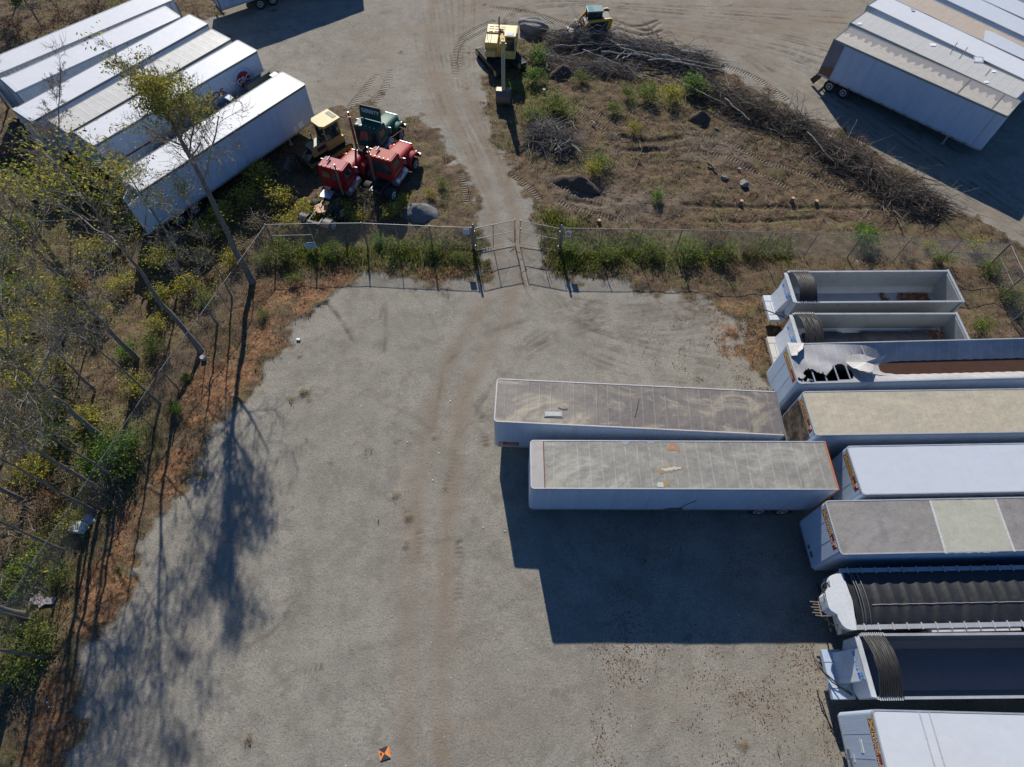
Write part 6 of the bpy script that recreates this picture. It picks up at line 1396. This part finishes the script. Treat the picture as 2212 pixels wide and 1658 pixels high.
tree('tall tree with a yellow-green crown rising over the white trailers', [stem((546,610,0), (512,548,2.2), (450,415,6.3), (402,322,9), (365,255,11.3), (345,215,12.8)), ], 5, 5200, [(0.34,0.30,0.03),(0.27,0.26,0.03),(0.20,0.22,0.035),(0.38,0.29,0.03),(0.12,0.15,0.03)], .085, .21, (11, .52), .86, 1.15, top_leaves=.30, up=.8, leaf_clump=.6)
tree('leaning bare tree whose base stands just inside the fence, second from the gate', [stem((432,757,0), (394,706,1.7), (347,655,3.2), (312,600,5.0), (265,535,7.4), (205,455,10.8), (160,395,13.5))], 6, 2600, PAL_Y, .085, .17, (9, .45), .95, .85, leaf_clump=.6)
tree('tree rising from the bright green bush by the fence with its bark lit', [stem((238,959,0), (195,925,1.7), (150,885,3.4), (107,849,5.0), (20,770,8.5), (-70,700,11), (-150,620,13.8))], 7, 1300, PAL_Y, .085, .17, (10, .42), 1.1, 1.1, leaf_clump=.6)
tree('tall slender tree beyond the fence with a long straight leaning trunk', [stem((298,778,0), (240,718,3), (174,648,6), (96,566,9), (35,500,11.2), (-40,420,14.0))], 8, 1000, PAL_Y, .085, .15, (8, .5), .8, .8, lscale=.9, leaf_clump=.6)
tree('big grey twin-stemmed tree at the left edge below the trailers', [stem((150,600,0), (110,548,3), (60,475,6.5), (0,400,9.8)), stem((160,612,0), (95,560,3.2), (40,500,6), (-20,440,8.5))], 9, 200, PAL_Y, .06, .20, (5, .5), .8, .6)
tree('small feathery bare tree in front of the rear ends of the white trailers', [stem((153,497,0), (130,430,2.5), (123,340,5), (128,235,7.5), (131,150,9))], 10, 700, [(0.30,0.16,0.08),(0.20,0.12,0.06)], .04, .075, (14, .35), .55, 1.0, up=.85, name='young_tree')
tree('slim dead-looking tree in the undergrowth left of the fence middle', [vstem(206, 843, 6.5, (-.3, .6))], 11, 200, PAL_Y, .05, .09, (7, .4), .9, .9, name='young_tree')
tree('thin bare sapling near the leaning tree beyond the fence', [vstem(190, 745, 5.5, (-.2, .3))], 12, 200, PAL_Y, .05, .07, (6, .4), .9, .9, name='young_tree')
tree('bare trunk at the lower left edge among the scrub', [vstem(58, 1085, 9, (-.6, .5))], 13, 300, PAL_Y, .06, .13, (7, .45), .9, .9)
tree('bare tree beside the bright green bush, close behind the fence', [vstem(222, 1060, 9.5, (.5, -.3))], 14, 1400, PAL_Y, .065, .12, (8, .5), 1.0, .95)
tree('bare multi-branched tree at the left edge by the torn cardboard', [vstem(52, 1330, 13, (.9, -.3))], 15, 2300, PAL_G+PAL_Y, .10, .17, (9, .5), 1.15, 1.0)
tree('bare tree at the left edge below the torn cardboard', [vstem(20, 1480, 11.5, (.4, 0))], 16, 1800, PAL_G+PAL_Y, .10, .13, (8, .5), 1.0, 1.0)
tree('slim leafy tree inside the fence behind the two leaning trees', [vstem(500, 640, 8.5, (.3, .3))], 17, 500, PAL_Y, .07, .06, (6, .5), .7, .8, name='young_tree')
for k_, (a_, b_, h_, lb_) in enumerate([(205,1105,12,'thin straight tree behind the lower fence, left of the dumped jug'), (345,870,10.5,'thin straight tree on the yard side of the fence middle'), (140,1190,13,'slender tree behind the fence above the cardboard'), (90,1420,12,'slender tree at the lower left, inside the fence'), (262,1040,11,'slender tree just below the largest green shrub'), (470,700,7,'thin crooked sapling between the two leaning trees')]):
    tree(lb_, [vstem(a_, b_, h_, (rnd.uniform(-.5, .5), rnd.uniform(-.4, .4)))], 90+k_, 700, PAL_Y, .07, .075, (7, .55), .8, .9, name='young_tree')
tree('tree in the scrub at the far left middle edge', [vstem(30, 905, 10, (-.4, .6))], 18, 500, PAL_Y, .07, .13, (6, .45), .8, .65)
tree('thin tree in front of the open trailer doors', [vstem(395, 560, 8, (-.3, .5))], 19, 400, PAL_Y, .07, .09, (8, .35), 1.0, .9, name='young_tree')
tree('dark evergreen-leafed tree above the farthest left trailer', [vstem(90, 58, 5, (0, 0))], 20, 5000, [(.03,.06,.02),(.05,.09,.03)], .10, .10, (9, .25), .9, 1.0, name='evergreen_tree', group='trees above the far left trailers')
tree('thin bare tree at the top left corner', [vstem(20, 235, 9, (0, 1.2))], 21, 500, [(0.30,0.14,0.05),(0.22,0.10,0.04)], .06, .09, (8, .35), .9, .9, group='trees above the far left trailers')

for k_, (a_, b_, h_, lb_) in enumerate([(60,-40,8,'unseen russet tree added for shade just beyond the top left corner'), (230,-50,8.5,'unseen russet tree added for shade beyond the top edge above the ribbed trailer'), (330,-60,8,'unseen tree added for shade beyond the top edge right of the ribbed trailer')]):  # unseen trees, added to shade the scrub and trailer roofs below
    tree(lb_, [vstem(a_, b_, h_, (0, 0))], 120+k_, 3500, [(0.22,0.09,0.03),(0.16,0.07,0.03),(0.10,0.10,0.03),(.25,.16,.04)], .10, .12, (9, .35), 1.0, 1.0, group='trees above the far left trailers')
# ------------------------------------------------------------------ shrubs
def shrub_proto(seed, R, Hh, n, pal, ls, stems=14):
    g = np.random.default_rng(seed); root = thing('shrub', 'x', 'shrub', (0, 0, -50))
    A, B = [], []; ends = []
    for i in range(stems):
        a = g.uniform(0, 2*np.pi); t = g.uniform(.2, 1.0); p = Vector((g.normal()*.08, g.normal()*.08, 0)); q = Vector((math.cos(a)*R*t, math.sin(a)*R*t, Hh*g.uniform(.55, 1.0)*(1.1-.5*t)))
        mid = p.lerp(q, .5)+Vector((0, 0, .15*Hh)); A += [p, mid]; B += [mid, q]
        for k in range(5):
            s = mid.lerp(q, g.random()); e = s+Vector(g.normal(size=3))*.22*R; e.z = max(.05, e.z+.1); A.append(s); B.append(e); ends.append(e)
        ends += [q, mid.lerp(q, .5)]
    A = np.array([tuple(v) for v in A]); B = np.array([tuple(v) for v in B]); V, Fc, C = sticks(A, B, .012, .005, pick(BK+DK, len(A), g, .1), 3); mesh_np('stems', V, Fc, wood_m, parent=root, col=C)
    E = np.array([tuple(e) for e in ends]); P = E[g.integers(0, len(E), n)]+g.normal(size=(n, 3))*np.array([.16, .16, .11])*R; P[:, 2] = np.maximum(P[:, 2], .04)
    V, Fc, C = leaves(P, g.uniform(.6, 1.4, n)*ls, pick(pal, n, g, .25), g, .35, .5); mesh_np('foliage', V, Fc, leaf_m, parent=root, col=C); return root
PAL_BG = [(.10,.20,.03),(.14,.24,.03),(.18,.26,.04),(.07,.14,.025)]
kinds = dict(y=('yellow-leaved', [shrub_proto(40+k, 1.0, 1.3, 900, [(.50,.42,.04),(.42,.36,.04),(.28,.28,.04),(.18,.20,.035)], .06) for k in range(2)]),
 g=('green', [shrub_proto(50+k, 1.0, 1.1, 1100, [(.08,.15,.025),(.12,.20,.035),(.18,.23,.04),(.26,.25,.05)], .055) for k in range(2)]),
 b=('bright green', [shrub_proto(60, 1.0, 1.3, 1500, PAL_BG, .06)]),
 r=('reddish-brown', [shrub_proto(70+k, 1.0, 1.1, 600, [(.24,.10,.05),(.18,.09,.05),(.28,.16,.07),(.12,.07,.04)], .05) for k in range(2)]),
 n=('nearly bare', [shrub_proto(80+k, 1.0, 1.5, 180, [(.22,.19,.05),(.16,.12,.06)], .05, 22) for k in range(2)]))
SPOTS = [('y',112,372,1.6,'at the lower ends of the white trailers, left of the open doors'), ('y',165,390,1.2,'just right of the large yellow shrub by the trailer ends'), ('y',560,385,1.5,'under the raised side of the nearest white trailer'), ('y',530,425,1.3,'below the nearest white trailer, right of the tall tree crown'),
 ('y',600,425,1.3,'left of the fifth wheel of the red tractor'), ('y',700,470,1.1,'in front of the fifth wheel of the red tractor'), ('y',740,455,1.0,'against the fence below the red tractor'), ('y',770,470,.8,'between the fence and the middle red tractor'), ('y',845,455,1.1,'left of the gravel heap'), ('y',665,455,1.1,'at the rear wheels of the red tractor'),
 ('n',790,430,1.2,'standing between the two red tractors'), ('r',640,350,1.0,'behind the bulldozer blade'), ('n',800,455,1.0,'in front of the middle red tractor'), ('y',870,430,.7,'just above the gravel heap'), ('g',960,400,.7,'on the verge left of the dirt road'), ('y',930,420,.6,'on the verge right of the gravel heap'),
 ('g',600,545,1.1,'inside the fence corner by the leaning trees'), ('g',560,560,.8,'at the foot of the tall tree'), ('g',640,600,.6,'among fallen leaves right of the tall tree'), ('g',720,540,.9,'in the fence shadow by the tilted sign'), ('g',850,545,.9,'midway along the fence left of the gate'), ('g',930,540,.8,'near the notice sign at the fence'), ('b',820,520,.6,'growing through the fence left of the gate'), ('g',990,555,.7,'at the left gate post'),
 ('g',1240,540,.9,'at the right gate post'), ('g',1320,550,1.0,'below the fence right of the no-parking sign'), ('g',1400,545,1.1,'in the fence shadow right of the gate'), ('g',1480,545,1.1,'at the middle of the right fence'), ('g',1560,540,1.0,'beyond the middle of the right fence'), ('r',1540,520,1.0,'orange-tinged behind the right fence'), ('r',1620,540,.8,'at the fence above the far dump trailer'),
 ('b',1870,515,1.1,'bright against the right fence'), ('b',1865,500,.7,'above the bright shrub at the right fence'), ('y',2005,530,.6,'small by the right fence'), ('g',2040,560,.9,'near the far corner of the right fence'), ('g',2150,575,1.0,'at the right fence corner'), ('y',2110,530,.8,'above the right fence corner'), ('g',2185,640,1.0,'at the right edge below the fence corner'), ('g',2120,700,.9,'in straw right of the far dump trailers'), ('r',1960,545,.7,'brown, behind the far dump trailer'),
 ('b',1165,120,1.1,'right of the excavator'), ('b',1155,165,1.0,'beside the excavator arm'), ('g',1190,215,1.2,'right of the excavator bucket'), ('g',1150,245,1.1,'below the excavator bucket'), ('g',1225,240,1.1,'above the round brush heap'), ('b',1100,190,.7,'left of the excavator bucket'), ('g',1250,170,.9,'under the birch branches'),
 ('b',1500,183,1.2,'between the birch logs and the windrow'), ('g',1400,195,1.1,'on the cleared ground below the birch pile'), ('y',1450,205,1.2,'yellow-green patch left of the windrow'), ('g',1360,205,1.0,'left of the yellow-green patch'), ('g',1300,350,1.0,'right of the round brush heap'), ('y',1285,370,.8,'below the round brush heap'), ('b',1420,425,.7,'alone in the middle of the cleared ground'), ('g',1060,95,.5,'at the excavator track'),
 ('r',1590,180,1.0,'at the right end of the birch logs'), ('r',1660,200,.9,'behind the windrow by the far road'), ('r',1860,310,1.0,'behind the dark branch heap'), ('r',1900,350,.9,'on the road side of the dark heap'), ('r',1960,390,.9,'above the lower right branch heap'), ('g',1330,235,.9,'in the middle of the cleared ground below the birch pile'), ('y',1370,280,.7,'small beside the curved ruts'),
 ('b',245,985,1.5,'spilling over the left fence, largest of the green shrubs'), ('b',275,965,1.1,'just right of the largest green shrub'), ('b',205,1010,1.1,'left of the largest green shrub'), ('b',378,885,.5,'small, at the foot of a tree shadow'), ('b',400,815,.4,'small tuft beside the leaning tree'), ('g',565,680,.5,'small tuft right of the tall tree trunk'),
 ('b',270,760,.8,'beside the slender leaning trunk'), ('g',330,745,1.0,'behind the fence near the leaning tree'), ('y',290,830,1.0,'against the outside of the left fence'), ('g',120,950,1.2,'in the scrub left of the lit trunk'), ('y',60,830,1.2,'in the far left scrub at mid height'), ('y',20,740,1.3,'at the left edge above mid height'), ('g',40,620,1.5,'dark green at the left edge below the big twin tree'), ('g',15,560,1.3,'at the left edge beside the twin trunks'),
 ('y',60,690,1.2,'in the scrub below the dark green shrub'), ('y',120,800,1.1,'yellowish, in the scrub left of the fence middle'), ('y',200,680,1.1,'in the scrub between two slender trunks'), ('y',260,610,1.1,'below the dark trailer shadow'), ('y',330,560,1.1,'right beside the dark trailer shadow'), ('n',120,700,1.3,'tangled in the left scrub'), ('n',60,770,1.3,'tangled and grey at the left edge'), ('n',30,980,1.3,'grey and tangled near the lower left edge'),
 ('n',150,1040,1.2,'grey twigs behind the lower fence'), ('y',80,1010,1.2,'behind the lower part of the left fence'), ('r',100,1090,1.0,'brown, behind the lower left fence'), ('y',150,1130,.9,'yellowish, left of the dumped jug'), ('g',60,1200,1.2,'behind the fence above the cardboard'), ('n',20,1150,1.3,'twiggy at the lower left edge'), ('g',30,1260,1.1,'dense, left of the torn cardboard'), ('g',120,1245,.8,'inside the fence right of the cardboard'),
 ('g',60,1380,1.2,'below the torn cardboard'), ('g',25,1440,1.3,'dark green in the lower left corner'), ('g',260,1020,1.0,'below the largest green shrub'), ('n',240,1060,1.0,'dark and twiggy below the green shrubs'),
 ('r',30,330,1.2,'orange-brown at the left ends of the white trailers'), ('r',90,380,1.1,'rusty brown below the trailer ends'), ('n',60,420,1.3,'bare grey tangle below the rusty shrubs'), ('g',40,480,1.3,'green, left of the small feathery tree'), ('n',170,440,1.3,'tangled below the yellow shrub'), ('y',230,440,1.1,'between the trailer ends and the open doors'), ('n',250,520,1.3,'bare, below the open trailer doors'), ('y',200,540,1.2,'below the feathery tree'),
 ('n',380,520,1.3,'bare, below the open trailer door end'), ('y',450,500,1.2,'left of the tall tree trunk'), ('n',430,560,1.3,'in the dark trailer shadow'), ('y',500,560,1.0,'beside the tall tree trunk'), ('y',480,470,1.2,'under the nearest trailer wheels'), ('n',560,480,1.2,'left of the fence corner'), ('y',620,480,1.0,'behind the fence corner'), ('g',290,480,1.0,'close to the open trailer doors'),
 ('r',90,70,1.3,'rust-brown, lower down beside the evergreen tree'), ('g',250,20,1.2,'dark, at the top edge above the ribbed trailer'), ('r',60,130,1.2,'rust-brown close above the ribbed trailer'), ('n',120,10,1.3,'bare, at the top edge'), ('r',30,60,1.3,'rust-brown above the farthest left trailer'), ('r',150,40,1.2,'rust-brown beside the evergreen tree'), ('n',60,100,1.3,'bare, left of the evergreen tree'), ('r',200,20,1.1,'brown, top edge above the left trailers'), ('r',425,30,.9,'brown, right of the farthest left trailer end'), ('y',150,100,.9,'yellowish against the farthest left trailer'),
 ('n',520,530,1.0,'thin and bare around the tall tree'), ('y',350,640,1.0,'just outside the diagonal fence'), ('y',400,620,1.0,'outside the fence below the trailer shadow'), ('g',440,640,.9,'against the outside of the fence near the leaning trees'), ('r',170,620,1.0,'brown, among the slender trunks'), ('g',110,880,1.1,'deep green in the middle left scrub'), ('y',190,900,1.0,'yellowish, above the lit trunk'), ('r',60,900,1.0,'brown, far left scrub'), ('y',330,700,.9,'outside the fence above the leaning tree')]
used = {}
adj = {}
for k, (kd, px, py, s, where) in enumerate(SPOTS):
    a, protos = kinds[kd]; P0 = protos[k % len(protos)]
    if P0.name in used: o = copy_tree(P0)
    else: o = P0
    used[P0.name] = 1; p = at(px, py, .5*s); o.location = (p.x, p.y, gz(p.x, p.y)-.03); o.rotation_euler.z = k*1.9; o.scale = (s*rnd.uniform(.85, 1.15), s*rnd.uniform(.85, 1.15), s*rnd.uniform(.75, 1.05))
    w_ = where if not where.split()[0] in ('orange-tinged',) else where
    tag(o, f'{a} shrub {w_}', 'shrub', 'shrubs and bushes')
for a, protos in kinds.values():
    for P0 in protos:
        if P0.name not in used:
            for ch in list(P0.children): bpy.data.objects.remove(ch)
            bpy.data.objects.remove(P0)

# low scrub growing as one mass outside the left fence
scrub_p = [tuple(p) for p in np_at([(-700,700),(0,300),(40,290),(150,400),(280,500),(480,470),(600,420),(640,480),(575,500),(400,740),(300,890),(150,1110),(0,1340),(-600,1900)])]
cl_p = [tuple(p) for p in np_at([(150,640),(260,580),(420,560),(470,580),(360,720),(300,800),(200,740)])]
def sw(x, y): return inside(x, y, scrub_p)*np.clip((fbm(x, y, 2.2, 201)-.40)*4, .15, 1)*(1-.6*inside(x, y, cl_p))
x, y = scatter(230000, sw, rg); n = len(x); h = np.clip(fbm(x, y, 1.8, 205)*1.6-.35, .1, 1.3); z0 = look('z', x, y)
A = np.stack([x, y, z0], 1); dx = rg.normal(size=(n, 2))*.22; B = A+np.concatenate([dx*h[:, None]*1.5, (h*rg.uniform(.5, 1, n))[:, None]], 1)
k = rg.random(n) < .35; V, Fc, C = sticks(A[k], B[k], .009, .004, pick(DK+PAL_S+PAL_GS, k.sum(), rg, .15), 3)
tag(mesh_np('scrub_stalks', V, Fc, wood_m, col=C), 'tangled dry stalks filling the scrub outside the left fence', 'undergrowth', kind='stuff')
parts = []; tone = fbm(x, y, 3.5, 211)
for _ in range(3):
    P = B+rg.normal(size=(n, 3))*.17; P[:, 2] = np.maximum(P[:, 2], .05)
    C = np.where((rg.random(n) < np.clip((tone-.30)*3, .15, .92))[:, None], pick(PAL_Y+PAL_Y+PAL_G+[(.20,.24,.04)], n, rg, .25)*1.45, pick(PAL_B+PAL_L+PAL_G+PAL_S, n, rg, .25)*1.2); parts.append(leaves(P, rg.uniform(.03, .075, n), C, rg, .3))
V, Fc, C = join(parts); tag(mesh_np('scrub_leaves', V, Fc, leaf_m, col=C), 'yellow, green and brown leaves of the low scrub left of the yard', 'undergrowth', kind='stuff')
